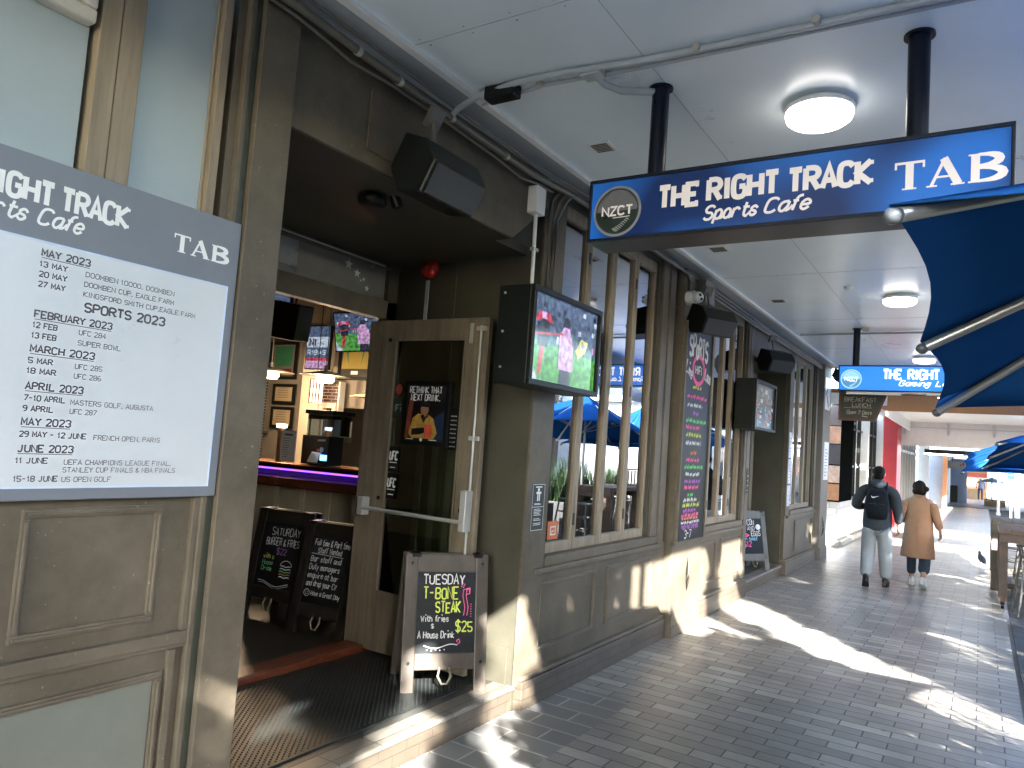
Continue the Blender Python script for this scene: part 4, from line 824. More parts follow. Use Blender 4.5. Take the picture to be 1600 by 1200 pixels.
aboard('black chalkboard inside the door with white writing about bar staff wanted', (-4.27, 4.12, .16), 7, .54, .86, mat('black_wood', (.022, .02, .016), .4, var=.3, stain=.3), w_full)
def w_sat(m, pl, h, H):
    text(m, pl, 'SATURDAY', -h * .55, H - .10, .062, .006, 0, fit=h * 1.5, jit=.3); text(m, pl, 'BURGER & FRIES', -h * .75, H - .185, .06, .006, 0, fit=h * 1.75, jit=.3); text(m, pl, '$22', -h * .1, H - .255, .05, .006, 4, fit=h * .5, jit=.2)
    for k, s in enumerate(('with a', 'House', 'Drink')): text(m, pl, s, -h * .75, H - .30 - .05 * k, .036, .005, 1 if k < 1 else 3, fit=h * .55, jit=.3)
    c = h * .52
    for k, (wd_, cc) in enumerate(((.055, 0), (.06, 5), (.062, 3), (.058, 0), (.05, 0))): wavy(pl, m, c - wd_, c + wd_, H - .435 + .022 * k, .004, 3, .008, cc)
    pl.strip(m, [(c + .06 * math.cos(math.pi * k / 12), H - .345 + .045 * math.sin(math.pi * k / 12)) for k in range(13)], .006)
    wavy(pl, m, -h * .8, h * .8, .03, .018, 2, .005, 0, 1); wavy(pl, m, -h * .75, h * .8, .015, .018, 2, .004, 0, 1)
aboard('black chalkboard inside the door with a drawn burger and Saturday offer', (-4.98, 4.25, .16), 7, .60, .88, mat('black_wood', (.022, .02, .016), .4), w_sat)
def w_bac(m, pl, h, H):
    text(m, pl, 'BACON', -h * .9, H - .09, .075, .010, 0, fit=h * 1.2, jit=.25); text(m, pl, '& AND', -h * .8, H - .165, .055, .008, 0, fit=h * 1.1, jit=.25); text(m, pl, 'EGGS', -h * .05, H - .245, .065, .010, 0, fit=h * .9, jit=.25); text(m, pl, 'on toast', -h * .8, H - .305, .045, .008, 6, fit=h * 1.3, jit=.3); text(m, pl, '$12', -h * .85, H - .395, .07, .013, 2, fit=h * .75, jit=.2)
    pl.disc(m, h * .68, H - .12, .05, .04); pl.strip(m, [(-h * .85, H - .235), (-h * .6, H - .215), (-h * .3, H - .235), (-h * .5, H - .25), (-h * .8, H - .25)], .02, 2)
aboard('chalkboard advertising bacon and eggs standing at the second doorway', (-2.70, 11.0, .16), 62, .60, .845, mat('grey_wood', (.13, .125, .11), .5, var=.3, stain=.2), w_bac)

# ================================================================== POSTER AND STICKERS ON THE DOOR
po = thing('framed_poster', 'black framed poster of a man in a yellow jacket on the open door glass', 'poster', (-3.33, 4.1, 1.68))
m = MB(); m.box(-3.545, -3.125, 4.098, 4.119, 1.675, 2.135); m.build('frame', BLACK, po, bevel=.004)
pl = Plane((-3.545, 4.0978, 1.675), (1, 0, 0), (0, 0, 1)); m = MB(); W, H = .42, .46
pl.fill(m, [(.035, .03), (.385, .03), (.385, .43), (.035, .43)], 0, .0004); pl.fill(m, [(.035, .05), (.075, .05), (.10, .33), (.06, .33)], 1, .0006); pl.fill(m, [(.26, .05), (.38, .05), (.38, .25), (.30, .20)], 2, .0006)
pl.fill(m, [(.07, .085), (.10, .19), (.15, .225), (.19, .22), (.25, .215), (.29, .19), (.33, .09), (.30, .05), (.10, .05)], 3, .001)
pl.fill(m, [(.10, .07), (.17, .075), (.24, .10), (.24, .13), (.17, .125), (.10, .115)], 4, .0014); pl.fill(m, [(.215, .055), (.285, .055), (.285, .15), (.215, .15)], 5, .0016); pl.disc(m, .205, .255, .036, .045, 6, .0014); pl.fill(m, [(.165, .275), (.25, .27), (.262, .285), (.235, .312), (.19, .312), (.168, .295)], 4, .0018); pl.fill(m, [(.17, .21), (.205, .225), (.245, .21), (.22, .19), (.205, .16)], 4, .0016)
pl.fill(m, [(.19, .225), (.235, .23), (.215, .20)], 6, .0019)
m.build('picture', [mat('poster_black', (.008, .009, .012), .3), mat('poster_red', (.22, .05, .025), .4), mat('poster_blue', (.012, .025, .07), .4), mat('poster_yellow', (.42, .26, .05), .4, var=.4, scale=20), mat('poster_dark', (.02, .018, .02), .4), mat('poster_orange', (.55, .09, .04), .4, var=.4, scale=20), mat('poster_skin', (.35, .17, .10), .4)], po)
m = MB()
for s, y, x, fw in (('RETHINK THAT', .372, .06, .29), ('NEXT DRINK.', .318, .075, .26)): text(m, pl, s, x, y, .044, .0072, 0, fit=fw, e=.002)
pl.strip(m, [(.05, .042), (.12, .042)], .006); pl.disc(m, .19, .04, .012); pl.strip(m, [(.26, .042), (.33, .042)], .006); m.build('lettering', WHITEP, po)
for i, (z, l) in enumerate(((1.47, 'black sticker with white initials below the poster on the door glass'), (1.275, 'second black sticker with white initials near the push bar'))):
    m = MB(); m.box(-3.653, -3.565, 4.114, 4.119, z, z + .18); o = tag(m.build('sticker', BLACK, None), l, 'sticker'); pl = Plane((-3.653, 4.114, z), (1, 0, 0), (0, 0, 1)); m = MB()
    text(m, pl, 'UFC', .008, .085, .06, .012, 0, fit=.074, slant=.15); pl.strip(m, [(.008, .066), (.08, .066)], .006); pl.strip(m, [(.02, .03), (.068, .03)], .006); m.build('print', WHITEP, o)
m = MB(); m.box(-3.655, -3.57, 4.114, 4.119, 1.86, 2.0); o = tag(m.build('sticker', mat('faded_black', (.02, .03, .025), .4), None), 'faded wireless sticker beside the poster', 'sticker'); pl = Plane((-3.655, 4.114, 1.86), (1, 0, 0), (0, 0, 1)); m = MB(); text(m, pl, 'Fi', .03, .05, .045, .009, 0); m.build('print', mat('grey_green_ink', (.22, .27, .24), .5), o)
m = MB(); Plane((-3.61, 4.119, 2.07), (1, 0, 0), (0, 0, 1)).disc(m, 0, 0, .033, .038, 0, .003); o = m.build('sticker', mat('faded_red', (.28, .05, .035), .5), None); tag(o, 'round faded red sticker left of the poster', 'sticker')
dc = thing('drinks_board', 'small black board of faint chalk lines right of the poster', 'chalkboard', (-3.05, 4.11, 1.6)); m = MB(); m.box(-3.12, -3.035, 4.108, 4.119, 1.66, 1.95); m.build('board', BLACK, dc); m = MB(); pl = Plane((-3.12, 4.108, 1.66), (1, 0, 0), (0, 0, 1))
for k in range(8): scribble(m, pl, .012, .02 + k * .03, .05, .008, .002, 0, k)
m.build('chalk_writing', CW, dc)

# ================================================================== SCREENS
def screen_mats(s):
    k = str(s).replace('.', '_')
    return [picmat('pic_sky' + k, (.07, .11, .20), s), picmat('pic_green' + k, (.08, .34, .06), s), picmat('pic_pink' + k, (.58, .34, .60), s), picmat('pic_dark' + k, (.02, .02, .05), s), picmat('pic_red' + k, (.55, .05, .08), s), picmat('pic_white' + k, (.50, .58, .70), s), picmat('pic_yellow' + k, (.75, .72, .22), s), picmat('pic_haze' + k, (.05, .16, .17), s)]
def golf(m, pl, W, H, seed=0):
    r = random.Random(seed); X = lambda a: a * W; Y = lambda b: b * H
    F = lambda pts, c, e=.0006: pl.fill(m, [(X(a), Y(b)) for a, b in pts], c, e)
    F([(0, 0), (1, 0), (1, 1), (0, 1)], 0, .0003); F([(0, 0), (1, 0), (1, .42), (0, .5)], 1); F([(0, .46), (1, .40), (1, .50), (0, .55)], 7, .0008); F([(0, .0), (.12, 0), (0, .25)], 5, .0008)
    for k in range(16): x = r.uniform(.02, .98); y = r.uniform(.55, .92); F([(x, y), (x + .05, y), (x + .05, y + .06), (x, y + .06)], r.choice((3, 5, 7, 3)), .0009 + .00004 * k)
    for k in range(26): x = r.uniform(.02, .98); F([(x, .47), (x + .022, .47), (x + .02, .56), (x + .004, .56)], r.choice((2, 3, 5, 4, 0)), .0011 + .00002 * k)
    F([(.10, .08), (.15, .08), (.19, .42), (.13, .42)], 4, .0018); F([(.10, .40), (.23, .40), (.25, .68), (.18, .74), (.08, .66)], 3, .0019); F([(.02, .66), (.10, .80), (.24, .80), (.30, .68), (.16, .72)], 4, .002); F([(.13, .72), (.2, .72), (.2, .8), (.13, .8)], 2, .0021)
    F([(.42, .0), (.60, .0), (.58, .22), (.44, .22)], 3, .0018); F([(.40, .18), (.60, .18), (.60, .55), (.55, .70), (.46, .70), (.40, .58)], 2, .0020); F([(.58, .18), (.63, .18), (.62, .48), (.58, .55)], 2, .0021); F([(.455, .70), (.55, .70), (.55, .82), (.46, .82)], 3, .0022)
    F([(.66, .45), (.74, .62), (.86, .60), (.82, .46), (.70, .36)], 6, .0022); F([(.72, .5), (.78, .58), (.83, .56), (.79, .5)], 5, .0024)
    F([(0, .50), (.45, .60), (.45, .62), (0, .53)], 4, .0023); F([(.02, .02), (.10, .02), (.10, .05), (.02, .05)], 5, .0024)
t1 = thing('television', 'wall television in a black box showing golf, left of the first window', 'television', (-2.4, 4.2, 2.1))
m = MB(); m.box(-2.545, -2.315, 3.76, 4.70, 2.10, 2.71)
for a, b, c, d in ((3.76, 4.70, 2.10, 2.135), (3.76, 4.70, 2.675, 2.71), (3.76, 3.79, 2.135, 2.675), (4.67, 4.70, 2.135, 2.675)): m.box(-2.315, -2.285, a, b, c, d)
m.build('cabinet', BLACK, t1, bevel=.004)
m = MB(); golf(m, Plane((-2.314, 3.79, 2.135), (0, 1, 0), (0, 0, 1)), .88, .54, 1); m.build('screen', screen_mats(.13), t1)
m = MB()
for z in (2.2, 2.42, 2.66): m.tube([(-2.50, 3.758, z), (-2.50, 3.752, z)], .008, 8)
m.build('screw', STEEL, t1)
t2 = thing('television', 'black boxed television above the second doorway with a faint reflective picture', 'television', (-2.4, 9.5, 2.1))
m = MB(); m.box(-2.53, -2.315, 8.98, 10.02, 2.10, 2.71)
for a, b, c, d in ((8.98, 10.02, 2.10, 2.135), (8.98, 10.02, 2.675, 2.71), (8.98, 9.01, 2.135, 2.675), (9.99, 10.02, 2.135, 2.675)): m.box(-2.315, -2.285, a, b, c, d)
m.build('cabinet', BLACK, t2, bevel=.004)
m = MB(); pl = Plane((-2.314, 9.01, 2.135), (0, 1, 0), (0, 0, 1)); pl.fill(m, [(0, 0), (.98, 0), (.98, .54), (0, .54)], 0, .0003); r_ = random.Random(3)
for k in range(40): x, y = r_.uniform(.02, .85), r_.uniform(.02, .46); a = r_.uniform(.03, .12); b = r_.uniform(.02, .08); pl.fill(m, [(x, y), (x + a, y), (x + a, y + b), (x, y + b)], r_.choice((1, 2, 3, 1)), .0006 + .00003 * k)
m.build('screen', [emat('faint_dark', (.05, .07, .07), .06), emat('faint_teal', (.12, .17, .18), .06), emat('faint_grey', (.26, .30, .33), .06), emat('faint_red', (.22, .09, .08), .06)], t2)

# ================================================================== FITTINGS ON THE FRONT AND CEILING
def speaker(label, loc, rz=0, tilt=-25, group=None, s=1):
    t = thing('loudspeaker', label, 'speaker', loc, (0, R(-tilt), R(rz)), group)
    sec = [(-.13, .12), (.02, .14), (.13, .07), (.13, -.10), (-.02, -.15), (-.13, -.06)]
    m = MB(); m.prism([(x * s, -.21 * s, z * s) for x, z in sec], (0, .42 * s, 0)); m.build('cabinet', BLACK, t, bevel=.012, local=True)
    m = MB(); m.prism([(.131 * s, -.19 * s, -.09 * s), (.131 * s, .19 * s, -.09 * s), (.131 * s, .19 * s, .06 * s), (.131 * s, -.19 * s, .06 * s)], (.006, 0, 0)); m.build('grille', mat('grille_cloth', (.03, .034, .036), .6, var=.5, scale=160), t, local=True)
    m = MB(); m.tube([(-.10 * s, 0, .1 * s), (-.16, 0, .18), (-.20, 0, .24)], .012, 8); m.box(-.215, -.19, -.05, .05, .20, .30); m.build('bracket', PIPE, t, local=True)
    return t
speaker('largest black loudspeaker tilted down from the beam over the doorway', (-2.31, 2.80, 3.03), 0, -28)
speaker('black loudspeaker above the tall coloured chalkboard', (-2.25, 7.05, 3.05), -28, -26)
speaker('black loudspeaker on the beam over the second doorway', (-2.30, 9.95, 3.03), -32, -26)
speaker('small black loudspeaker on the end pilaster near the ceiling', (-2.28, 14.9, 3.40), 0, -20, s=.8)
b = thing('alarm_bell', 'round red alarm bell on the dark recess wall', 'alarm bell', (-3.49, 4.235, 2.99))
m = MB(); m.rings([[Vector((-3.49 + r * math.cos(k * math.pi / 12), 4.233 - d, 2.99 + r * math.sin(k * math.pi / 12))) for k in range(24)] for r, d in ((.075, 0), (.078, .03), (.06, .055), (.03, .066), (.004, .068))]); m.build('gong', mat('alarm_red', (.50, .025, .02), .2, var=.05), b)
m = MB(); m.rings([[Vector((-3.50 + r * math.cos(k * math.pi / 8), 4.175 - d, 2.995 + r * math.sin(k * math.pi / 8))) for k in range(16)] for r, d in ((.025, 0), (.025, .012), (.004, .014))]); m.build('centre_cap', mat('cap_dark', (.10, .01, .01), .3), b)
m = MB(); m.box(-3.53, -3.50, 4.225, 4.2345, 2.55, 2.90); m.box(-3.53, -3.50, 4.225, 4.2345, 3.075, 3.16); tag(m.build('cable_cover', GREYP, None), 'pale vertical cable cover above and below the red bell', 'cable cover')
m = MB(); m.lathe([(.002, -.07), (.06, -.07), (.075, -.06), (.08, -.03), (.04, -.022), (.035, 0), (.002, 0)], (-2.80, 2.85, 3.03), 24); m.tube([(-2.72, 2.93, 3.03), (-2.70, 2.95, 2.97)], .03, 10); tag(m.build('security_camera', BLACK, None), 'black dome camera under the dark doorway soffit', 'security camera')
cc = thing('security_camera', 'white dome camera beside the speaker above the tall chalkboard', 'security camera', (-2.44, 6.93, 3.27))
m = MB(); m.tube([(-2.475, 6.95, 3.27), (-2.40, 6.95, 3.27)], .075, 20); m.build('base', WHITE, cc, bevel=.006)
m = MB(); m.ball((-2.36, 6.92, 3.27), .058, 16); m.build('ball', WHITE, cc)
m = MB(); m.ball((-2.325, 6.885, 3.285), .016, 10); m.ball((-2.318, 6.90, 3.25), .016, 10); m.build('lens', BLACKM, cc)
jb = thing('junction_box', 'white wall box with a white conduit running down to the television', 'junction box', (-2.5, 4.05, 3.3))
m = MB(); m.box(-2.54, -2.46, 3.985, 4.10, 3.24, 3.42); m.build('box', WHITE, jb, bevel=.006)
m = MB(); m.tube([(-2.50, 4.05, 3.24), (-2.50, 4.06, 2.70)], .013, 10); m.build('conduit', WHITE, jb)
m = MB(); m.box(-2.515, -2.485, 4.03, 4.09, 3.0, 3.02); m.build('saddle', GREYP, jb)
# conduits
def conduit(label, path, r, mm, clips=(), name='conduit'):
    m = MB(); m.tube(path, r, 10); t = m.build(name, mm, None); tag(t, label, 'conduit')
    if clips:
        c = MB()
        for p in clips: c.tube([Vector(p) - Vector((0, .012, 0)), Vector(p) + Vector((0, .012, 0))], r * 1.12, 12)
        c.build_each('clip', mat('cable_tie', (.42, .40, .34), .5), t)
    return t
conduit('thick brown pipe along the top of the pub front above the doorway', [(-2.46, y, z) for y, z in ((-3, 3.50), (1.5, 3.51), (2.0, 3.505), (2.7, 3.475), (3.4, 3.465), (3.9, 3.46), (4.5, 3.50), (5.4, 3.51), (6.55, 3.515))], .021, PIPE, [(-2.46, 2.33, 3.49), (-2.46, 2.62, 3.478), (-2.46, 3.05, 3.47), (-2.46, 3.6, 3.463)])
conduit('thin cable sagging under the thick pipe above the doorway', [(-2.475, y, z) for y, z in ((1.4, 3.48), (2.0, 3.47), (2.3, 3.43), (2.6, 3.445), (3.0, 3.44), (3.5, 3.425), (3.8, 3.40), (4.0, 3.43), (4.2, 3.44))], .008, PIPE)
conduit('thin upper cable running beside the thick pipe', [(-2.42, y, z) for y, z in ((1.5, 3.545), (2.3, 3.53), (2.8, 3.51), (3.3, 3.50), (3.8, 3.50), (4.6, 3.535), (6.0, 3.54))], .007, PIPE)
for i, x in enumerate((-2.52, -2.495, -2.47)):
    conduit(['left of three brown conduits dropping at the doorway corner', 'middle of three brown conduits dropping at the doorway corner', 'right of three brown conduits dropping at the doorway corner'][i], [(x + .02, 4.35 + .05 * i, 3.50), (x, 4.29 + .045 * i, 3.42), (-2.525, 4.285 + .045 * i, 3.3), (-2.525, 4.285 + .045 * i, 2.6)], .012, PIPE)
for i, (dy, x, zz) in enumerate(((0, -2.47, 3.50), (.06, -2.44, 3.47), (.14, -2.41, 3.44))):
    conduit(['first brown conduit bending down beside the white camera', 'second brown conduit bending down to the camera', 'third brown conduit bending down to the speaker'][i], [(-2.50 + .03 * i, 4.7, 3.53 - .02 * i), (-2.50 + .03 * i, 6.5, 3.53 - .02 * i), (-2.455, 6.86 + dy, 3.50), (-2.452, 6.95 + dy, 3.44), (-2.452, 6.97 + dy, 3.34 - .04 * i)], .016, PIPE)
    conduit(['upper of three conduits above the second window', 'middle of three conduits above the second window', 'lowest of three conduits above the second window'][i], [(-2.48, 7.3, 3.53 - .04 * i), (-2.49, 9.6, 3.53 - .04 * i), (-2.50, 9.9, 3.52 - .03 * i), (-2.50, 12.0 + i, 3.53 - .03 * i), (-2.5, 14.4, 3.53 - .03 * i)], .014, PIPE)
m = MB(); m.box(-2.47, -2.36, 7.15, 7.45, 3.28, 3.50); tag(m.build('cable_box', PIPE, None, bevel=.006), 'brown painted square cable box above the speaker over the chalkboard', 'cable box')
conduit('grey conduit crossing the ceiling from the front to the far hanging pole', [(-2.50, 3.06, 3.47), (-2.40, 3.02, 3.50), (-2.25, 3.0, 3.535), (-2.0, 2.97, 3.54), (-1.75, 2.98, 3.54), (-1.4, 3.03, 3.54), (-.85, 3.06, 3.54), (.8, 3.1, 3.54)], .016, PIPEG, [(x, 3.03, 3.54) for x in (-1.9, -1.6, -1.1, -.6)])
conduit('second grey conduit just behind the first across the ceiling', [(-2.3, 3.10, 3.54), (-1.9, 3.06, 3.545), (-1.4, 3.10, 3.545), (.8, 3.16, 3.545)], .010, PIPEG)
conduit('short curved grey conduit feeding the near sign pole', [(-1.60, 3.03, 3.53), (-1.58, 3.12, 3.51), (-1.54, 3.22, 3.515), (-1.45, 3.30, 3.53), (-1.39, 3.34, 3.535)], .018, PIPEG)
m = MB(); m.box(-2.20, -2.02, 2.97, 3.05, 3.49, 3.558); tag(m.build('cable_gland_box', BLACK, None, bevel=.006), 'small black connector box on the ceiling conduit', 'connector box')
m = MB(); m.box(-1.66, -1.56, 3.0, 3.08, 3.515, 3.559); tag(m.build('cable_box', PIPEG, None, bevel=.006), 'small grey ceiling box where the curved conduit starts', 'cable box')
conduit('thin conduit crossing the ceiling at the further sign pole', [(-2.2, 10.9, 3.535), (-1.45, 10.85, 3.535), (-.6, 10.85, 3.535), (.8, 10.85, 3.535)], .014, PIPEG)
for i, (x, y, z) in enumerate(((-.727, 3.83, CZ), (-.757, 8.6, CZ), (-.808, 13.4, CZ), (-.90, 27.8, 3.30))):
    t = thing('ceiling_light', ['nearest round glowing ceiling light above the navy sign', 'second round ceiling light, left of the big blue umbrella', 'third round ceiling light above the bright blue sign', 'farthest round ceiling light below the umbrella tip'][i], 'ceiling light', (x, y, z))
    m = MB(); m.lathe([(.002, -.02), (.125, -.02), (.135, -.012), (.135, 0), (.002, 0)], (x, y, z - .001), 32); m.lathe([(.10, -.045), (.165, -.045), (.168, -.035), (.165, -.021), (.1, -.021)], (x, y, z), 32); m.build('base', WHITE, t)
    m = MB(); m.lathe([(.002, -.105), (.09, -.104), (.135, -.098), (.156, -.082), (.162, -.06), (.16, -.046), (.002, -.046)], (x, y, z), 32); m.build('diffuser', emat('lamp_glow', (1, .93, .86), .95), t)
def vent(x, y, s, label):
    t = thing('ceiling_vent', label, 'vent', (x, y, CZ)); m = MB(); m.box(x - s, x + s, y - s, y + s, CZ - .008, CZ - .001); m.build('frame', WHITE, t, bevel=.002)
    m = MB()
    for k in range(6): m.box(x - s * .7, x + s * .7, y - s * .75 + k * s * .27, y - s * .75 + k * s * .27 + s * .12, CZ - .0105, CZ - .0083)
    m.build('slot', GAP, t)
vent(-1.97, 3.90, .075, 'small white slotted vent above the left end of the navy sign'); vent(-1.985, 6.3, .09, 'small slotted vent just under the navy sign'); vent(-1.99, 8.6, .09, 'small slotted vent above the second window')
m = MB(); m.lathe([(.002, -.035), (.03, -.035), (.04, -.02), (.045, 0), (.002, 0)], (-1.18, 8.05, CZ), 16); tag(m.build('smoke_detector', WHITE, None), 'tiny white round detector on the ceiling', 'detector')
m = MB(); m.box(-1.36, -1.28, 10.55, 10.63, CZ - .04, CZ - .001); tag(m.build('ceiling_socket', CREAM, None, bevel=.006), 'tiny cream square fitting on the ceiling near the bright sign', 'socket')
for i, y in enumerate((15.6, 16.6, 17.8)):
    m = MB(); m.lathe([(.002, -.012), (.07, -.012), (.085, 0), (.002, 0)], (-.62, y, 3.10), 16); tag(m.build('downlight', emat('downlight_glow', (1, .92, .8), 3), None), ['nearest downlight in the timber soffit', 'middle downlight in the timber soffit', 'farthest downlight in the timber soffit'][i], 'downlight')
# extractor fan grille at the top left
ex = thing('extractor_fan', 'white square louvred fan grille in the top left window pane', 'fan', (-2.58, 1.0, 3.05))
m = MB(); y0, y1, z0, z1 = .84, 1.222, 3.045, 3.45
for a, b, c, d in ((y0, y1, z0, z0 + .05), (y0, y1, z1 - .05, z1), (y0, y0 + .05, z0 + .05, z1 - .05), (y1 - .05, y1, z0 + .05, z1 - .05)): m.box(-2.60, -2.535, a, b, c, d)
m.build('frame', mat('warm_white', (.62, .58, .50), .4), ex, bevel=.012)
m = MB(); m.box(-2.60, -2.585, y0 + .05, y1 - .05, z0 + .05, z1 - .05); m.build('dark_back', GAP, ex)
m = MB()
for k in range(22): m.box(-2.565, -2.548, y0 + .05, y1 - .05, z0 + .055 + k * .0138, z0 + .0585 + k * .0138)
for k in range(4): m.box(-2.567, -2.55, y0 + .10 + k * .067, y0 + .104 + k * .067, z0 + .05, z1 - .05)
m.build('louvre', mat('warm_white', (.62, .58, .50)), ex)
# rubber mat
RUB = mat('rubber', (.020, .023, .022), .42, var=.3, scale=3, stain=.2)
mt = thing('rubber_mat', 'black studded rubber mat on the doorstep', 'mat', (-3.2, 3.1, .16))
m = MB(); m.box(-3.70, -2.755, 2.06, 4.16, .1605, .168); m.build('base', RUB, mt, bevel=.003)
m = MB(); r_ = random.Random(2)
y = 2.08; row = 0
while y < 4.14:
    x = -3.68 + (.016 if row % 2 else 0)
    while x < -2.77:
        m.add([(x - .009, y, .168), (x, y - .006, .168), (x + .009, y, .168), (x, y + .006, .168), (x, y, .1725)], [(0, 1, 4), (1, 2, 4), (2, 3, 4), (3, 0, 4)]); x += .032
    y += .020; row += 1
m.build('stud', RUB, mt)

# ================================================================== INSIDE THE PUB
bar = thing('bar_counter', 'timber bar with a copper top, violet strip light and panelled front', 'bar', (-6.0, 5.56, .16), (0, 0, R(9)))
def L(nm, mm, boxes, bev=0):
    m = MB()
    for q in boxes: m.box(*q)
    return m.build(nm, mm, bar, bevel=bev, local=True)
L('front_panel', mat('bar_paint', (.36, .31, .22), .5, var=.1, stain=.1), [(-4, 2.3, .06, .12, 0, .93)])
L('front_batten', mat('bar_paint2', (.42, .36, .26), .45), [(-3.9 + k * .34, -3.84 + k * .34, .035, .06, 0, .93) for k in range(19)], .004)
L('drink_rail', mat('red_rail', (.13, .035, .018), .25, var=.3, scale=5), [(-4, 2.3, -.06, .30, .93, 1.03)], .012)
L('back_wall', mat('bar_dark', (.06, .045, .04), .3, var=.3), [(-4, 2.3, .32, .36, .93, 1.12)])
L('copper_top', mat('copper', (.55, .22, .10), .22, metal=.8, var=.25), [(-4, 2.3, .10, .62, 1.155, 1.175)], .006)
L('top_edge', BLACK, [(-4, 2.3, .12, .60, 1.115, 1.154)])
L('led_strip', emat('violet_led', (.22, .06, .95), .45), [(-4, -1.5, .14, .16, 1.095, 1.113), (-1.2, .6, .14, .16, 1.095, 1.113), (.75, 2.2, .14, .16, 1.095, 1.113)])
L('splash_panel', mat('violet_panel', (.18, .12, .30), .3), [(-4, 2.3, .305, .32, 1.03, 1.115)])
def frame_on(label, x0, x1, z0, z1, y, inner, cat='picture', extra=None):
    t = thing('picture_frame', label, cat, ((x0 + x1) / 2, y, z0)); m = MB(); q = .045
    for a, b, c, d in ((x0, x1, z0, z0 + q), (x0, x1, z1 - q, z1), (x0, x0 + q, z0 + q, z1 - q), (x1 - q, x1, z0 + q, z1 - q)): m.box(a, b, y - .03, y, c, d)
    m.build('frame', BLACK, t, bevel=.003); m = MB(); m.box(x0 + q, x1 - q, y - .012, y, z0 + q, z1 - q); m.build('picture', inner, t)
    if extra: m = MB(); extra(m, Plane((x0, y - .0125, z0), (1, 0, 0), (0, 0, 1))); m.build('print', [DGREY, mat('green_shirt', (.03, .16, .08), .5), mat('gold_shirt', (.30, .23, .05), .5), mat('maroon', (.12, .03, .03), .5), WHITEP], t)
def ex_cert(m, pl):
    for k in range(5): pl.strip(m, [(.11, .10 + .035 * k), (.33, .10 + .035 * k)], .008, 0)
TANP = mat('aged_paper', (.42, .33, .20), .6)
frame_on('framed green shirt high on the wall behind the bar', -9.2, -8.6, 2.43, 3.0, 7.5, mat('frame_grey', (.15, .14, .13), .4), extra=lambda m, pl: (pl.fill(m, [(.12, .2), (.48, .2), (.50, .5), (.10, .5)], 1), pl.fill(m, [(.1, .06), (.5, .06), (.5, .16), (.1, .16)], 3)))
frame_on('upper framed certificate below the green shirt', -9.06, -8.58, 2.06, 2.36, 7.5, TANP, extra=ex_cert)
frame_on('lower framed certificate behind the bar', -9.06, -8.58, 1.70, 2.02, 7.5, TANP, extra=ex_cert)
frame_on('framed gold and green jersey under the hanging television', -7.73, -7.10, 2.44, 2.92, 7.5, mat('frame_dark', (.05, .05, .05), .3), extra=lambda m, pl: (pl.fill(m, [(.06, .16), (.57, .16), (.55, .45), (.08, .45)], 2), pl.fill(m, [(.12, .45), (.17, .45), (.20, .2)], 1, .001), pl.fill(m, [(.50, .45), (.46, .45), (.42, .2)], 1, .001), pl.fill(m, [(.25, .08), (.38, .08), (.38, .13), (.25, .13)], 4)))
def inner_tv(label, loc, rot, W, H, pic, cut=None):
    t = thing('television', label, 'television', loc, tuple(R(a) for a in rot)); m = MB(); m.box(-W / 2 - .015, W / 2 + .015, 0, .05, -H / 2 - .015, H / 2 + .015); m.build('case', BLACK, t, bevel=.004, local=True)
    m = MB(); pic(m, Plane((-W / 2, -.002, -H / 2), (1, 0, 0), (0, 0, 1)), W, H); m.build('screen', screen_mats(.085), t, local=True); m = MB(); m.tube([(0, .05, .05), (0, .25, .12), (0, .3, .4)], .02, 8); m.build('arm', BLACKM, t, local=True)
inner_tv('television hung inside the doorway showing golf, tilted above the door edge', (-6.30, 6.45, 2.93), (14, -3, 20), .72, .45, lambda m, pl, W, H: golf(m, pl, W, H, 5))
def banner(m, pl, W, H):
    pl.fill(m, [(0, 0), (W, 0), (W, H), (0, H)], 0, .0003); pl.fill(m, [(0, H * .5), (W, H * .5), (W, H * .75), (0, H * .75)], 5); pl.fill(m, [(0, 0), (W, 0), (W, H * .25), (0, H * .25)], 4, .0008); pl.fill(m, [(0, 0), (W, 0), (W, H * .18), (0, H * .18)], 2, .001)
    text(m, pl, 'NI', .06, H * .54, H * .16, .03, 3, e=.002); text(m, pl, 'RIBAS', .03, H * .33, H * .10, .018, 5, fit=W * .8, e=.002)
inner_tv('television behind the bar showing a blue and pink banner', (-7.98, 7.3, 2.88), (0, 0, 4), .42, .60, banner)
inner_tv('edge of a blue television beside the column inside the doorway', (-7.65, 6.05, 3.2), (0, 0, 15), .75, .42, lambda m, pl, W, H: (pl.fill(m, [(0, 0), (W, 0), (W, H), (0, H)], 0, .0003), pl.fill(m, [(0, 0), (W, 0), (W, H * .4), (0, H * .55)], 5)))
t = thing('loudspeaker', 'black loudspeaker hung inside behind the doorway column', 'speaker', (-6.5, 5.5, 2.9), (R(8), R(8), R(30))); m = MB(); m.prism([(-.2, -.12, -.2), (.14, -.16, -.2), (.2, .16, -.2), (-.2, .16, -.2)], (0, 0, .40)); m.build('cabinet', BLACK, t, bevel=.012, local=True); m = MB(); m.tube([(0, .1, .2), (0, .1, .5)], .012, 8); m.build('bracket', BLACKM, t, local=True)
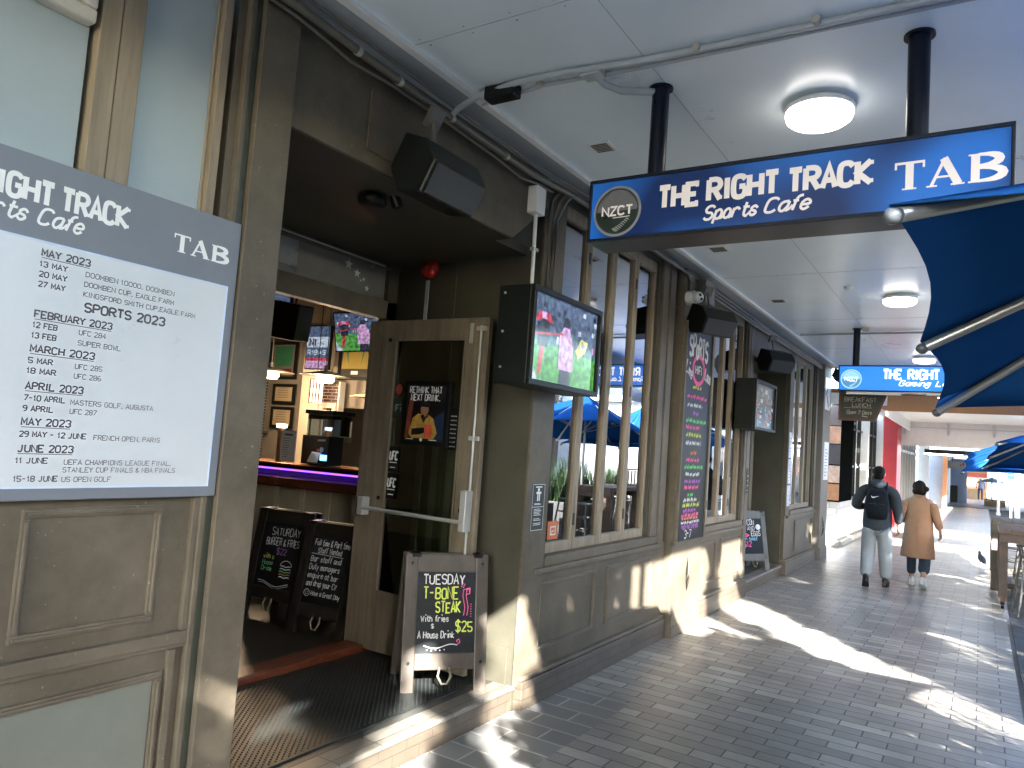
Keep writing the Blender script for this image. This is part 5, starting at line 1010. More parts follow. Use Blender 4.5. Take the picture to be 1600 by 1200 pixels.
def pendant(label, loc, e=9):
    t = thing('pendant_lamp', label, 'lamp', loc); m = MB(); m.lathe([(.05, .075), (.30, .02), (.305, .012), (.05, .06)], (0, 0, 0), 32); m.build('shade_plate', mat('shade_white', (.62, .54, .42), .4), t, local=True)
    m = MB(); m.lathe([(.002, -.075), (.085, -.07), (.11, -.04), (.105, .03), (.05, .055)], (0, 0, 0), 24); m.build('glass_shade', emat('pendant_glow', (1, .74, .42), .8), t, local=True)
    m = MB(); m.tube([(0, 0, .05), (0, 0, 3.5 - loc[2])], .006, 6); m.tube([(0, 0, .06), (0, 0, .14)], .025, 8); m.build('rod', STEEL, t, local=True)
    ld = bpy.data.lights.new('lamp_bulb', 'POINT'); ld.energy = e * .55; ld.color = (1, .72, .45); ld.shadow_soft_size = .1; lo = bpy.data.objects.new('lamp_bulb', ld); COL.objects.link(lo); lo.parent = t; lo.location = (0, 0, -.14)
pendant('lit pendant lamp in front of the green shirt behind the column', (-7.95, 6.5, 2.42), 7)
pendant('central lit pendant lamp over the bar', (-6.71, 6.3, 2.36), 7)
pendant('lit pendant lamp nearest the open door edge', (-6.55, 7.0, 2.16), 4)
cf = thing('chilled_drink_dispenser', 'glass sided drinks dispenser with a dark lid on the bar', 'dispenser', (-6.3, 6.0, 1.33))
m = MB(); m.box(-6.5, -6.06, 5.85, 6.2, 1.90, 1.945); m.build('lid', BLACK, cf, bevel=.004); m = MB(); m.box(-6.48, -6.08, 5.88, 6.18, 1.60, 1.90); m.build('tank', GLASS, cf); m = MB(); m.box(-6.26, -6.18, 5.9, 6.0, 1.62, 1.85); m.box(-6.15, -6.08, 5.9, 6.0, 1.62, 1.85); m.build('tap', mat('dispenser_grey', (.4, .4, .38), .4), cf)
tl_ = thing('till', 'black till with a grey screen and a small blue card reader on the bar', 'till', (-6.15, 5.72, 1.34))
m = MB(); m.box(-6.40, -6.17, 5.75, 6.0, 1.34, 1.66); m.box(-6.16, -5.96, 5.73, 5.95, 1.34, 1.66); m.box(-6.2, -6.0, 5.68, 5.72, 1.335, 1.36); m.build('body', BLACK, tl_, bevel=.008)
m = MB(); m.prism([(-6.2, 5.66, 1.37), (-6.05, 5.66, 1.37), (-6.05, 5.72, 1.48), (-6.2, 5.72, 1.48)], (0, .01, 0)); m.build('screen', mat('till_screen', (.35, .38, .36), .2), tl_); m = MB(); m.box(-5.98, -5.90, 5.64, 5.66, 1.40, 1.46); m.build('card_reader', emat('reader_glow', (.08, .25, .8), 1), tl_)
m = MB(); pl = Plane((-6.16, 5.729, 1.34), (1, 0, 0), (0, 0, 1)); pl.disc(m, .10, .17, .03); pl.disc(m, .045, .16, .018, m=1); pl.strip(m, [(.03, .27), (.15, .275)], .02); m.build('badge', [mat('badge_grey', (.3, .3, .3), .5), mat('badge_red', (.6, .03, .05), .4)], tl_)
m = MB(); m.box(-6.45, -6.22, 5.50, 5.505, 1.36, 1.69); mp_ = tag(m.build('menu_sheet', PAPER, None), 'white printed menu sheet on a wooden stand on the bar', 'menu'); m = MB(); pl = Plane((-6.45, 5.4995, 1.36), (1, 0, 0), (0, 0, 1))
for k in range(9): pl.strip(m, [(.03, .05 + .025 * k), (.12 + .01 * (k % 3), .05 + .025 * k)], .005)
pl.strip(m, [(.05, .29), (.18, .29)], .02); m.build('print', DGREY, mp_)
m = MB(); m.box(-6.52, -6.46, 5.5, 5.55, 1.34, 1.72); m.box(-6.54, -6.44, 5.49, 5.56, 1.72, 1.76, 1); tag(m.build('beer_tap', [mat('tap_wood', (.40, .17, .06), .3), emat('tap_badge', (.7, .85, 1), .9)], None, bevel=.006), 'wooden beer tap with a lit badge at the left of the bar', 'beer tap')
m = MB()
for k in range(14): m.lathe([(.002, 0), (.035, 0), (.035, .18), (.012, .24), (.012, .30), (.002, .30)], (-9.75 + .1 * (k % 7), 7.38, 1.2 + .45 * (k // 7)), 10)
o = thing('back_bar_shelf', 'dark shelf of bottles behind the bar at the far left', 'shelf', (-9.5, 7.4, 1.15)); m.build('bottles', mat('bottle_glass', (.03, .035, .02), .1, var=.6), o); m = MB(); m.box(-9.9, -9.1, 7.3, 7.5, 1.17, 1.195); m.box(-9.9, -9.1, 7.3, 7.5, 1.62, 1.645); m.build('shelf_board', BROWNW, o)
st_ = thing('stained_glass_light', 'small leaded glass lantern hanging before the herringbone tiles', 'lantern', (-7.85, 7.2, 2.1)); m = MB(); m.box(-7.92, -7.74, 7.18, 7.24, 2.08, 2.42); m.build('pane', emat('leaded_glow', (.9, .5, .35), .5), st_); m = MB()
for k in range(4): m.box(-7.925 + .06 * k, -7.915 + .06 * k, 7.165, 7.18, 2.08, 2.42)
for k in range(4): m.box(-7.92, -7.74, 7.163, 7.178, 2.08 + .11 * k, 2.09 + .11 * k)
m.build('leading', BLACKM, st_)
m = MB(); m.tube([(-7.83, 7.2, 2.42), (-7.83, 7.2, 3.5)], .006, 6); m.build('rod', BLACKM, st_)
# stools and tables just inside the windows
for i, (x, y) in enumerate(((-3.5, 5.3), (-3.4, 6.3), (-3.5, 8.3), (-3.5, 9.0))):
    t = thing('bar_table', ['small dark inside table behind the first window', 'inside table by the right end of the first window', 'inside table behind the second window', 'last inside table behind the second window'][i], 'table', (x, y, .16)); m = MB(); m.box(-.35, .35, -.3, .3, .84, .88); m.build('tabletop', mat('inner_table', (.32, .27, .20), .4, var=.2), t, bevel=.005, local=True); m = MB(); m.tube([(0, 0, .03), (0, 0, .84)], .035, 10); m.lathe([(.002, 0), (.25, 0), (.24, .02), (.04, .05)], (0, 0, 0), 20); m.build('pedestal', BLACKM, t, local=True)

# ================================================================== UMBRELLAS
UMB = fabric('umbrella_blue', (.018, .10, .34), .09)
ALU = mat('aluminium', (.50, .51, .52), .32, metal=.7, var=.08)
def umbrella(label, loc, a=1.36, b=1.22, rise=.74, tilt=-7.8, rot=0, group='blue umbrellas along the kerb'):
    """hub at local z = 2.98"""
    t = thing('parasol', label, 'umbrella', loc, (0, 0, R(rot)), group); HZ = 2.98
    T = Matrix.Translation((0, 0, HZ)) @ Matrix.Rotation(R(tilt), 4, 'X')
    tips = [Vector(p) for p in ((-a, 0, -rise), (-a, -b, -rise), (0, -b, -rise), (a, -b, -rise), (a, 0, -rise), (a, b, -rise), (0, b, -rise), (-a, b, -rise))]
    m = MB(T); N_ = 8
    for i in range(8):
        p, q = tips[i], tips[(i + 1) % 8]; rows = []
        for s in range(N_ + 1):
            f = s / N_; row = []
            for k in range(9):
                g = k / 8; e = p.lerp(q, g); pull = 1 - .045 * math.sin(math.pi * g) * f ** 1.5; v = e * f * pull; v.z = -rise * (f ** .93) * (1 - .03 * math.sin(math.pi * g) * f) - .012 * math.sin(math.pi * g) * math.sin(math.pi * f)
                row.append(v)
            rows.append(row)
        m.rings(rows, 0, True, False, False)
    cn = m.build('canopy', UMB, t, local=True); sd = cn.modifiers.new('thick', 'SOLIDIFY'); sd.thickness = .004
    for i in range(8):
        r = MB(T); p = tips[i]; d = Vector((0, 0, -.030)); r.tube([Vector((0, 0, -.06)), p * .5 + d, p * .985 + d], .021, 12); o = r.build('rib', ALU, t, local=True)
        c = MB(T); c.ball(p * .995 + d, (.0235, .0235, .022), 12); c.build('rib_cap', mat('cap_grey', (.10, .115, .13), .3), o, local=True)
        s = MB(T); s.tube([Vector((0, 0, -.75)), p * .5 + Vector((0, 0, -.045))], .010, 8); s.build('strut', ALU, t, local=True)
    m = MB(); m.tube([(0, 0, .05), (0, 0, HZ - .02)], .024, 14); m.build('pole', ALU, t, local=True)
    m = MB(); m.lathe([(.002, 0), (.28, 0), (.27, .05), (.05, .07), (.04, .30), (.002, .30)], (0, 0, 0), 24); m.build('base', BLACKM, t, local=True)
    m = MB(T); m.lathe([(.002, -.10), (.05, -.10), (.05, -.04), (.002, -.04)], (0, 0, 0), 16); m.lathe([(.03, .002), (.035, .03), (.002, .05)], (0, 0, 0), 12); m.build('hub', ALU, t, local=True)
    return t
U1 = umbrella('largest dark blue umbrella on the right, seen from underneath with three ribs', (1.15, 3.35, 0))
def umb2(label, loc, rz): 
    return dup(U1, loc, (0, 0, R(rz)), label)
umb2('lower of the two distant blue umbrellas at the right edge', (1.08, 15.2, -.30), 180)
umb2('upper of the two distant blue umbrellas at the right edge', (1.42, 13.2, -.22), 4)
umb2('farthest blue umbrella beyond the high tables', (1.6, 19.5, -.1), 2)

# ================================================================== HIGH TABLES, STOOLS, PLANTERS
TW = mat('grey_timber', (.14, .115, .085), .55, var=.3, scale=3, streak=(3, .4, 3), bump=.2, stain=.25)
TW2 = mat('brown_timber', (.105, .062, .042), .5, var=.3, scale=3, streak=(3, .4, 3), bump=.2, stain=.25)
def htable(label, loc, wd, ln, mm, castors=True):
    t = thing('high_table', label, 'table', loc, group='high timber tables along the kerb'); m = MB()
    for k in range(5): m.box(-wd / 2 + k * wd / 5 + .002, -wd / 2 + (k + 1) * wd / 5 - .002, -ln / 2, ln / 2, .99, 1.06)
    m.build('tabletop', mm, t, bevel=.004, local=True)
    m = MB(); m.box(-wd / 2 + .01, wd / 2 - .01, -ln / 2 + .02, -ln / 2 + .06, .88, .989); m.box(-wd / 2 + .01, wd / 2 - .01, ln / 2 - .06, ln / 2 - .02, .88, .989); m.box(-wd / 2 + .02, wd / 2 - .02, -.03, .03, .2, .28); m.build_each('apron', mm, t, .003, True)
    for x in (-1, 1):
        for y in (-1, 1):
            m = MB(); cx, cy = x * (wd / 2 - .055), y * (ln / 2 - .12); m.box(cx - .05, cx + .05, cy - .05, cy + .05, .09 if castors else 0, .988); lg = m.build('leg', mm, t, bevel=.005, local=True)
            if castors: m = MB(); m.tube([(cx - .018, cy, .045), (cx + .018, cy, .045)], .044, 16); m.box(cx - .025, cx + .025, cy - .02, cy + .02, .05, .0895); m.build('castor', BLACKM, lg, local=True)
    return t
ht = htable('near brown timber high table on castors at the right edge', (.56, 12.6, 0), .70, 1.35, TW2)
htable('further grey timber high table behind the brown one', (.50, 14.55, 0), .72, 1.5, TW, False)
htable('high timber table beside the planter, nearest the camera', (1.45, 8.8, 0), .70, 1.4, TW)
MET = mat('gun_metal', (.16, .155, .14), .35, metal=.6, var=.2, scale=5)
def stool(label, loc, rz=0):
    t = thing('bar_stool', label, 'stool', loc, (0, 0, R(rz)), 'metal stools at the high tables'); m = MB(); m.box(-.16, .16, -.16, .16, .735, .765); m.build('seat', MET, t, bevel=.012, local=True)
    for x in (-1, 1):
        for y in (-1, 1): m = MB(); m.tube([(x * .13, y * .13, .735), (x * .21, y * .21, .0)], .016, 8); m.build('leg', MET, t, local=True)
    m = MB()
    for z, q in ((.30, .178), (.52, .154)):
        for a in ((-q, -q, q, -q), (q, -q, q, q), (q, q, -q, q), (-q, q, -q, -q)): m.tube([(a[0], a[1], z), (a[2], a[3], z)], .010, 6)
    m.build('foot_rail', MET, t, local=True); return t
s0 = stool('metal stool at the near end of the brown high table', (.60, 11.72, 0), 8)
dup(s0, (1.25, 12.4, 0), (0, 0, R(20)), 'metal stool on the street side of the brown high table'); dup(s0, (.62, 13.55, 0), (0, 0, R(-5)), 'metal stool between the two high tables'); dup(s0, (1.25, 14.5, 0), (0, 0, R(12)), 'metal stool on the street side of the grey high table'); dup(s0, (.45, 15.7, 0), (0, 0, R(4)), 'metal stool at the far end of the grey high table')
LEAF = mat('leaf_green', (.055, .105, .03), .5, var=.5, scale=3); LEAF2 = mat('leaf_dark', (.03, .065, .02), .5, var=.5, scale=3); SOIL = mat('soil', (.05, .035, .025), .9)
PLB = mat('planter_grey', (.10, .10, .10), .5, var=.2, scale=2)
def planter(label, loc, ln, seed, h=1.05, n=420):
    t = thing('planter_box', label, 'planter', loc, group='planters along the kerb'); m = MB()
    for a, b, c, d in ((-.24, .24, -ln / 2, -ln / 2 + .04), (-.24, .24, ln / 2 - .04, ln / 2), (-.24, -.20, -ln / 2 + .04, ln / 2 - .04), (.20, .24, -ln / 2 + .04, ln / 2 - .04)): m.box(a, b, c, d, 0, .62)
    m.build('box', PLB, t, bevel=.006, local=True); m = MB(); m.box(-.20, .20, -ln / 2 + .04, ln / 2 - .04, .5, .57); m.build('soil', SOIL, t, local=True)
    r = random.Random(seed); m = MB()
    for k in range(int(n * ln * (1.9 if h > 1.65 else 1))):
        x, y = r.uniform(-.17, .17), r.uniform(-ln / 2 + .07, ln / 2 - .07); L_ = h * r.uniform(.55, 1.1); a = r.uniform(0, 6.28); bend = r.uniform(.05, .5) * L_ * .7; wd = r.uniform(.008, .016); d = Vector((math.cos(a), math.sin(a), 0)); s = Vector((-d.y, d.x, 0)) * wd; pts = []
        for q in range(5): f = q / 4; p = Vector((x, y, .56)) + d * bend * f ** 2 + Vector((0, 0, L_ * (f - .18 * f * f))); pts += [p + s * (1 - f * .95), p - s * (1 - f * .95)]
        m.add(pts, [(2 * q, 2 * q + 1, 2 * q + 3, 2 * q + 2) for q in range(4)], 0 if r.random() < .6 else 1, True)
    if h > 1.95:  # dense hedge added in place of grass to block low sun
        m = MB()
        for k in range(int(4000 * ln)):
            p = Vector((r.uniform(-.30, .30), r.uniform(-ln / 2, ln / 2), .6 + (h + .1) * r.random() ** .9)); s = r.uniform(.05, .10); x = Vector((r.gauss(0, 1), r.gauss(0, 1), r.gauss(0, .7))).normalized(); y = x.cross(Vector((r.gauss(0, 1), r.gauss(0, 1), r.gauss(0, 1)))).normalized()
            m.add([p - x * s, p + y * s * .5, p + x * s, p - y * s * .5], [(0, 1, 2, 3)], r.randint(0, 1))
    o = m.build('shade_hedge' if h > 1.95 else 'grass_plant', [LEAF, LEAF2], None, local=True); o.location = loc; tag(o, label.replace('grey planter box', 'dense leafy hedge, added to block sun, in the planter' if h > 1.95 else 'tall strappy grass growing in the planter'), 'plant', 'tall grasses in the planters')
    return t
PL = [(-6.4, 1.8, 2.1), (-4.4, 1.8, 2.1), (-2.6, 1.3, 1.7), (-1.1, 1.5, 1.85), (.85, 2.1, 2.5), (2.80, 1.86, 2.3), (4.30, .56, 1.6), (5.75, 1.55, 1.75), (7.1, 1.0, 1.45), (8.5, 1.3, 1.5), (10.1, 1.4, 1.3), (11.9, 1.5, 1.2), (13.8, 1.5, 1.1), (15.6, 1.4, 1.0)]  # row runs on out of view; heights and gaps set to shape sun streaks
ordn = 'rearmost next-to-rearmost first second third fourth fifth sixth seventh eighth ninth tenth eleventh twelfth'.split()
for i, (y, ln, h) in enumerate(PL): planter('grey planter box at the kerb, %s from behind the camera' % ordn[i], (1.95, y, 0), ln, 20 + i, h)
# unseen barrier panels added to throw thin stripes of shade further on
for i in range(5):
    y = 16.9 + i * .95; t = thing('stripe_barrier', 'slatted timber barrier panel added at the kerb to cast stripes, %s along' % ordn[i], 'barrier', (1.9, y, 0), group='slatted panels added to stripe the sunlight'); m = MB(); m.box(-.02, .02, -.46, -.40, 0, 1.3); m.box(-.02, .02, .40, .46, 0, 1.3); m.build('post', TW, t, local=True); m = MB()
    for k in range(4): m.box(-.012, .012, -.36 + k * .2, -.28 + k * .2, .12, 1.25)
    m.box(-.012, .012, -.4, .4, 1.26, 1.3); m.build('slat', TW, t, local=True)
# street poles, blue sign
pp = thing('street_sign', 'blue parking style street sign on a slim pole at the right', 'sign', (.72, 25, 0)); m = MB(); m.box(.61, .77, 25, 25.02, 1.68, 2.28); m.build('plate', emat('sign_blue_plate', (.02, .18, .75), .15), pp); m = MB(); m.tube([(.70, 25.05, 0), (.70, 25.05, 2.5)], .03, 10); m.build('pole', GREYP, pp)
m = MB(); pl = Plane((.61, 24.998, 1.68), (1, 0, 0), (0, 0, 1)); 
for k, (z, a, b) in enumerate(((.52, .02, .06), (.45, .02, .12), (.38, .03, .13), (.30, .03, .10), (.22, .02, .13), (.12, .04, .12))): pl.strip(m, [(a, z), (b, z)], .03)
m.build('white_print', WHITEP, pp)
for i, (x, y, h, r) in enumerate(((.66, 40, 2.75, .06), (1.05, 31, 3.28, .09), (1.15, 22, 3.3, .07), (1.35, 26.5, 3.3, .07))):
    m = MB(); m.tube([(x, y, 0), (x, y, h)], r, 14); m.tube([(x, y, 0), (x, y, .12)], r * 1.5, 14); tag(m.build('canopy_post', WHITE, None), ['slim white post by the far grey umbrella', 'white round canopy post beyond the blue street sign', 'nearest white canopy post at the right edge', 'white canopy post just past the blue street sign'][i], 'post')
kb = thing('added_shade_building', 'long low flat roofed building added unseen past the kerb to shade the far paving', 'building', (5, 36, 0))  # unseen building added so its shadow covers the far paving
m = MB(); m.box(3.7, 6.4, 22.5, 50, 0, 3.3); m.build('wall', GREYP, kb); m = MB(); m.box(3.4, 6.6, 22.3, 50.2, 3.3, 3.5); m.build('roof', WHITE, kb, bevel=.02)
for k in range(8): m = MB(); m.box(3.66, 3.698, 23.2 + k * 3.3, 25.4 + k * 3.3, .9, 2.5); m.build('window', mat('dark_window', (.03, .04, .05), .08), kb)
gu = thing('parasol', 'small pale grey umbrella by the far stall', 'umbrella', (.5, 50.4, 0)); m = MB(); m.lathe([(.62, 1.36), (.35, 1.5), (.02, 1.62)], (.5, 50.4, 0), 8); m.build('canopy', mat('pale_canvas', (.45, .5, .56), .7), gu); m = MB(); m.tube([(.5, 50.4, 0), (.5, 50.4, 1.6)], .03, 8); m.build('pole', GREYP, gu)

# ================================================================== TREES ACROSS THE ROAD, ADDED KERB TREES AND POLES
BARK = mat('bark', (.09, .07, .055), .9, var=.3, scale=10, bump=.5)
def tree(label, loc, h, seed, spread=2.6, nc=34, ls=1.0, cl_r=(.45, .85), col=False):
    t = thing('street_tree', label, 'tree', loc, group='street trees'); r = random.Random(seed); m = MB(); m.tube([(0, 0, 0), (.05, .04, h * .2), (-.04, .05, h * .4), (.02, 0, h * .62)], [.17, .13, .11, .07], 10); cl = []
    for k in range(nc):
        a = r.uniform(0, 6.28); q = spread * math.sqrt(r.random()); z = h * r.uniform(.42, 1.0); q *= 1 if col else 1 - .55 * max(0, (z / h - .7) / .3); c = Vector((q * math.cos(a), q * math.sin(a), z)); cl.append(c)
        if k % 3 == 0: m.tube([(0, 0, h * r.uniform(.3, .55)), c * .5 + Vector((0, 0, h * .25)), c], [.05, .03, .012], 6)
    m.build('trunk', BARK, t, local=True); m = MB()
    for c in cl:
        R_ = r.uniform(*cl_r)
        for k in range(90):
            d = Vector((r.gauss(0, 1), r.gauss(0, 1), r.gauss(0, .75))).normalized() * R_ * r.random() ** .4; p = c + d; s = r.uniform(.05, .10) * ls; x = Vector((r.gauss(0, 1), r.gauss(0, 1), r.gauss(0, .6))).normalized(); y = x.cross(Vector((r.gauss(0, 1), r.gauss(0, 1), r.gauss(0, 1)))).normalized()
            m.add([p - x * s, p + y * s * .5, p + x * s, p - y * s * .5], [(0, 1, 2, 3)], r.randint(0, 1))
    m.build('crown', [LEAF, LEAF2], t, local=True); return t
tree('leafy street tree across the road opposite the first window', (10.6, 21, 0), 5.6, 3); tree('leafy street tree across the road further along', (10.4, 28, 0), 6.2, 5); tree('leafy street tree across the road behind the camera', (10.8, 9, 0), 5.2, 8)

KT = [(-5.3, 1.2, 60, (.4, .7), 'behind the camera'), (-3.05, .22, 34, (.15, .24), 'just behind the camera'), (-2.0, .06, 22, (.08, .14), 'level with the camera'), (-.58, .40, 62, (.16, .26), 'opposite the doorstep'), (2.78, .06, 22, (.08, .15), 'just past the navy sign'), (4.75, .6, 70, (.2, .34), 'opposite the second window'), (6.8, 1.0, 70, (.3, .5), 'near the further doorway'), (9.6, .8, 60, (.3, .5), 'opposite the white tiled shop')]  # unseen kerb trees, added and spaced to cut the sun into streaks
for i, (y, sp, n_, cr, wh) in enumerate(KT): tree('slender upright tree added to shape the sun streaks, on the kerb ' + wh, (3.15, y, 0), 6.2, 31 + i, sp, n_, 1.7, cr, True)
for i, (y, r) in enumerate(((.31, .10), (.68, .045))):  # unseen poles added to cut narrow bands of shade into the sunlight
    m = MB(); m.tube([(3.15, y, 0), (3.15, y, 6.0)], r, 14); m.tube([(3.15, y, 0), (3.15, y, .15)], r * 1.5, 14); m.tube([(3.15, y, 6.0), (3.15, y, 6.05)], [r * 1.2, .01], 14); tag(m.build('added_shade_pole', mat('galvanised', (.3, .31, .32), .4, metal=.5), None), ['thick galvanised pole added on the kerb to cut the sunlight', 'slim galvanised pole added on the kerb to cut the sunlight'][i], 'pole')
# ================================================================== PEOPLE
def skin(name, verts, edges, rad, mats_, parent, sub=2, post=None):
    me = bpy.data.meshes.new(name); me.from_pydata([Vector(v) for v in verts], edges, []); o = bpy.data.objects.new('tmp', me); COL.objects.link(o)
    md = o.modifiers.new('skin', 'SKIN'); md.use_smooth_shade = True; md.branch_smoothing = .3
    for i, r in enumerate(rad): me.skin_vertices[0].data[i].radius = r if isinstance(r, (tuple, list)) else (r, r)
    me.skin_vertices[0].data[0].use_root = True
    s = o.modifiers.new('sub', 'SUBSURF'); s.levels = s.render_levels = sub
    dg = bpy.context.evaluated_depsgraph_get(); nm = bpy.data.meshes.new_from_object(o.evaluated_get(dg)); bpy.data.objects.remove(o)
    nm.name = name; nm.materials.clear()
    for x in (mats_ if isinstance(mats_, list) else [mats_]): nm.materials.append(x)
    nm.polygons.foreach_set('use_smooth', [True] * len(nm.polygons)); nm.polygons.foreach_set('material_index', [0] * len(nm.polygons))
    if post: post(nm)
    ob = bpy.data.objects.new(name, nm); COL.objects.link(ob); ob.parent = parent; WLOC[ob.name] = WLOC[parent.name]; return ob
SKIN = mat('skin', (.42, .24, .16), .5, var=.08); HAIR = mat('black_hair', (.010, .009, .008), .8, var=.3, scale=30, streak=(1, 1, .2), spec=.15, bump=.5); HAIR2 = mat('brown_hair', (.018, .012, .010), .8, var=.3, scale=30, spec=.15, bump=.5)
JKT = mat('navy_jacket', (.046, .056, .068), .9, spec=.15, var=.25, scale=7, bump=.5, bscale=9); TRS = mat('stone_trousers', (.27, .30, .32), .75, var=.12, scale=6, bump=.5, bscale=9); BAG = mat('backpack_black', (.008, .011, .017), .85, spec=.15, var=.2, scale=10, bump=.3)
CAMEL = mat('camel_wool', (.35, .195, .115), .9, var=.10, scale=12, bump=.35, bscale=8); DENIM = mat('dark_denim', (.022, .036, .058), .8, var=.2, scale=30); SHOEW = mat('white_shoe', (.66, .64, .60), .5, var=.1); SHOEB = mat('black_shoe', (.015, .014, .014), .45)
def hand_chain(V, E, Rr, wrist, tip_dir, side, curl, sc=1):
    """palm, four fingers and a thumb branching from vertex index wrist"""
    w0 = Vector(V[wrist]); d = Vector(tip_dir).normalized(); s = Vector(side).normalized(); c = Vector(curl).normalized()
    V.append(w0 + d * .055 * sc); E.append((wrist, len(V) - 1)); Rr.append((.030, .017)); palm = len(V) - 1
    for k, ln in enumerate((.062, .072, .068, .052)):
        b = w0 + d * .085 * sc + s * (.030 - .02 * k); V.append(b); E.append((palm, len(V) - 1)); Rr.append(.0105); V.append(b + d * ln * .5 + c * .012); E.append((len(V) - 2, len(V) - 1)); Rr.append(.009); V.append(b + d * ln * .85 + c * .036); E.append((len(V) - 2, len(V) - 1)); Rr.append(.0075)
    b = w0 + d * .035 * sc + s * .036; V.append(b); E.append((palm, len(V) - 1)); Rr.append(.011); V.append(b + d * .045 + s * .012 + c * .014); E.append((len(V) - 2, len(V) - 1)); Rr.append(.009)
def shoe(name, mm, t, ankle, yaw, pitch, sole, sz=1):
    X = Matrix.Translation(ankle) @ Matrix.Rotation(R(yaw), 4, 'Z') @ Matrix.Rotation(R(pitch), 4, 'X'); m = MB(X); rs = []
    for y, wd, z1 in ((-.085, .025, -.03), (-.07, .038, .02), (-.03, .043, .035), (.03, .043, .02), (.09, .047, -.02), (.14, .045, -.04), (.175, .032, -.05), (.188, .012, -.06)):
        rs.append([Vector((sz * wd * math.cos(a), sz * y, sz * (-.085 + (z1 + .085) * (.5 + .5 * math.sin(a)) if math.sin(a) > -.5 else -.085))) for a in [k * math.pi / 6 for k in range(12)]])
    m.rings(rs); o = m.build(name, mm, t, local=True)
    m = MB(X); m.rings([[Vector((sz * wd * 1.06 * math.cos(k * math.pi / 6), sz * (.05 + ly * math.sin(k * math.pi / 6)), sz * z)) for k in range(12)] for wd, ly, z in ((.044, .135, -.112), (.046, .14, -.105), (.046, .14, -.084))]); m.build('sole', sole, o, local=True)
# the man
man = thing('person', 'person in a dark navy puffer jacket, pale trousers and black backpack walking away', 'person', (-1.30, 12.4, 0), (0, 0, R(3)))
V = [(0, 0, .93), (0, .01, 1.12), (0, .02, 1.30), (0, .02, 1.44), (0, .025, 1.52), (0, .04, 1.585), (0, .045, 1.66), (0, .04, 1.725)]
E = [(i, i + 1) for i in range(7)]; Q = [(.15, .105), (.14, .10), (.16, .105), (.09, .075), (.055, .056), (.066, .078), (.074, .09), (.05, .06)]
def limb(pts, rads, root):
    p = root
    for q, r in zip(pts, rads): V.append(q); Q.append(r); E.append((p, len(V) - 1)); p = len(V) - 1
    return p
wl = limb([(-.19, .01, 1.40), (-.30, -.06, 1.14), (-.14, .22, 1.17)], [.058, .043, .028], 3)
wr = limb([(.19, .01, 1.40), (.25, -.05, 1.13), (.285, .04, .90)], [.058, .043, .028], 3)
limb([(-.095, 0, .86), (-.115, .05, .49), (-.12, -.20, .17)], [.085, .06, .042], 0)
limb([(.095, 0, .86), (.115, .06, .49), (.13, .05, .10)], [.085, .06, .042], 0)
hand_chain(V, E, Q, wl, (.5, .7, .4), (0, -.3, 1), (1, 0, 0)); hand_chain(V, E, Q, wr, (.02, .12, -1), (-.3, 1, 0), (-1, .1, 0))
V += [Vector((0, .125, 1.63))]; E += [(6, len(V) - 1)]; Q += [(.016, .02)]
skin('body', V, E, Q, SKIN, man)
V = [(0, .01, .77), (0, .01, .92), (0, .015, 1.15), (0, .015, 1.32), (0, .01, 1.44), (0, .02, 1.52)]; E = [(i, i + 1) for i in range(5)]; Q = [(.215, .17), (.22, .17), (.205, .15), (.205, .14), (.125, .105), (.085, .085)]
limb([(-.21, .0, 1.40), (-.31, -.06, 1.15), (-.19, .16, 1.15)], [(.095, .09), .078, .055], 4); limb([(.21, .0, 1.40), (.27, -.06, 1.14), (.285, .03, .93)], [(.095, .09), .078, .055], 4)
skin('jacket', V, E, Q, JKT, man)
m = MB(); m.ball((0, -.06, 1.50), (.12, .085, .075), 16); m.build('hood', JKT, man, local=True)
V = [(0, .0, .92)]; E = []; Q = [(.15, .115)]
limb([(-.10, 0, .80), (-.115, .05, .49), (-.12, -.16, .22), (-.122, -.20, .14)], [(.125, .125), (.105, .105), (.088, .09), (.07, .075)], 0); limb([(.10, 0, .80), (.115, .05, .49), (.13, .05, .18), (.13, .05, .10)], [(.125, .125), (.105, .105), (.088, .09), (.072, .078)], 0)
skin('trousers', V, E, Q, TRS, man)
shoe('shoe', SHOEB, man, Vector((-.12, -.20, .135)), 4, -38, SHOEB); shoe('shoe', SHOEB, man, Vector((.13, .05, .113)), -6, 0, SHOEB)
m = MB(); m.ball((0, .02, 1.685), (.088, .105, .088), 18); m.ball((0, -.045, 1.62), (.072, .05, .07), 14); m.build('hair', HAIR, man, local=True)
m = MB(); m.ball((-.078, .045, 1.645), (.012, .022, .032), 10); m.ball((.078, .045, 1.645), (.012, .022, .032), 10); m.build('ears', SKIN, man, local=True)
bp_ = MB(); rs = []
for z, wd, d in ((.99, .10, .05), (1.01, .135, .10), (1.10, .15, .125), (1.25, .148, .12), (1.36, .135, .10), (1.42, .11, .06), (1.435, .06, .03)):
    rs.append([Vector((wd * (abs(math.cos(a)) ** .6) * (1 if math.cos(a) > 0 else -1), -.165 - d * .55 + d * (abs(math.sin(a)) ** .6) * (1 if math.sin(a) > 0 else -1), z)) for a in [k * math.pi / 10 for k in range(20)]])
bp_.rings(rs); bo = bp_.build('backpack', BAG, None, local=True); bo.location = (-1.30, 12.4, 0); bo.rotation_euler = (0, 0, R(3)); tag(bo, 'black backpack with a white tick mark on the walking person', 'backpack')
m = MB()
for x in (-.11, .11): m.tube([(x, -.17, 1.40), (x * 1.05, -.06, 1.525), (x * 1.05, .10, 1.44), (x * 1.1, .165, 1.25), (x * 1.2, .10, 1.08), (x, -.1, 1.02)], .016, 8)
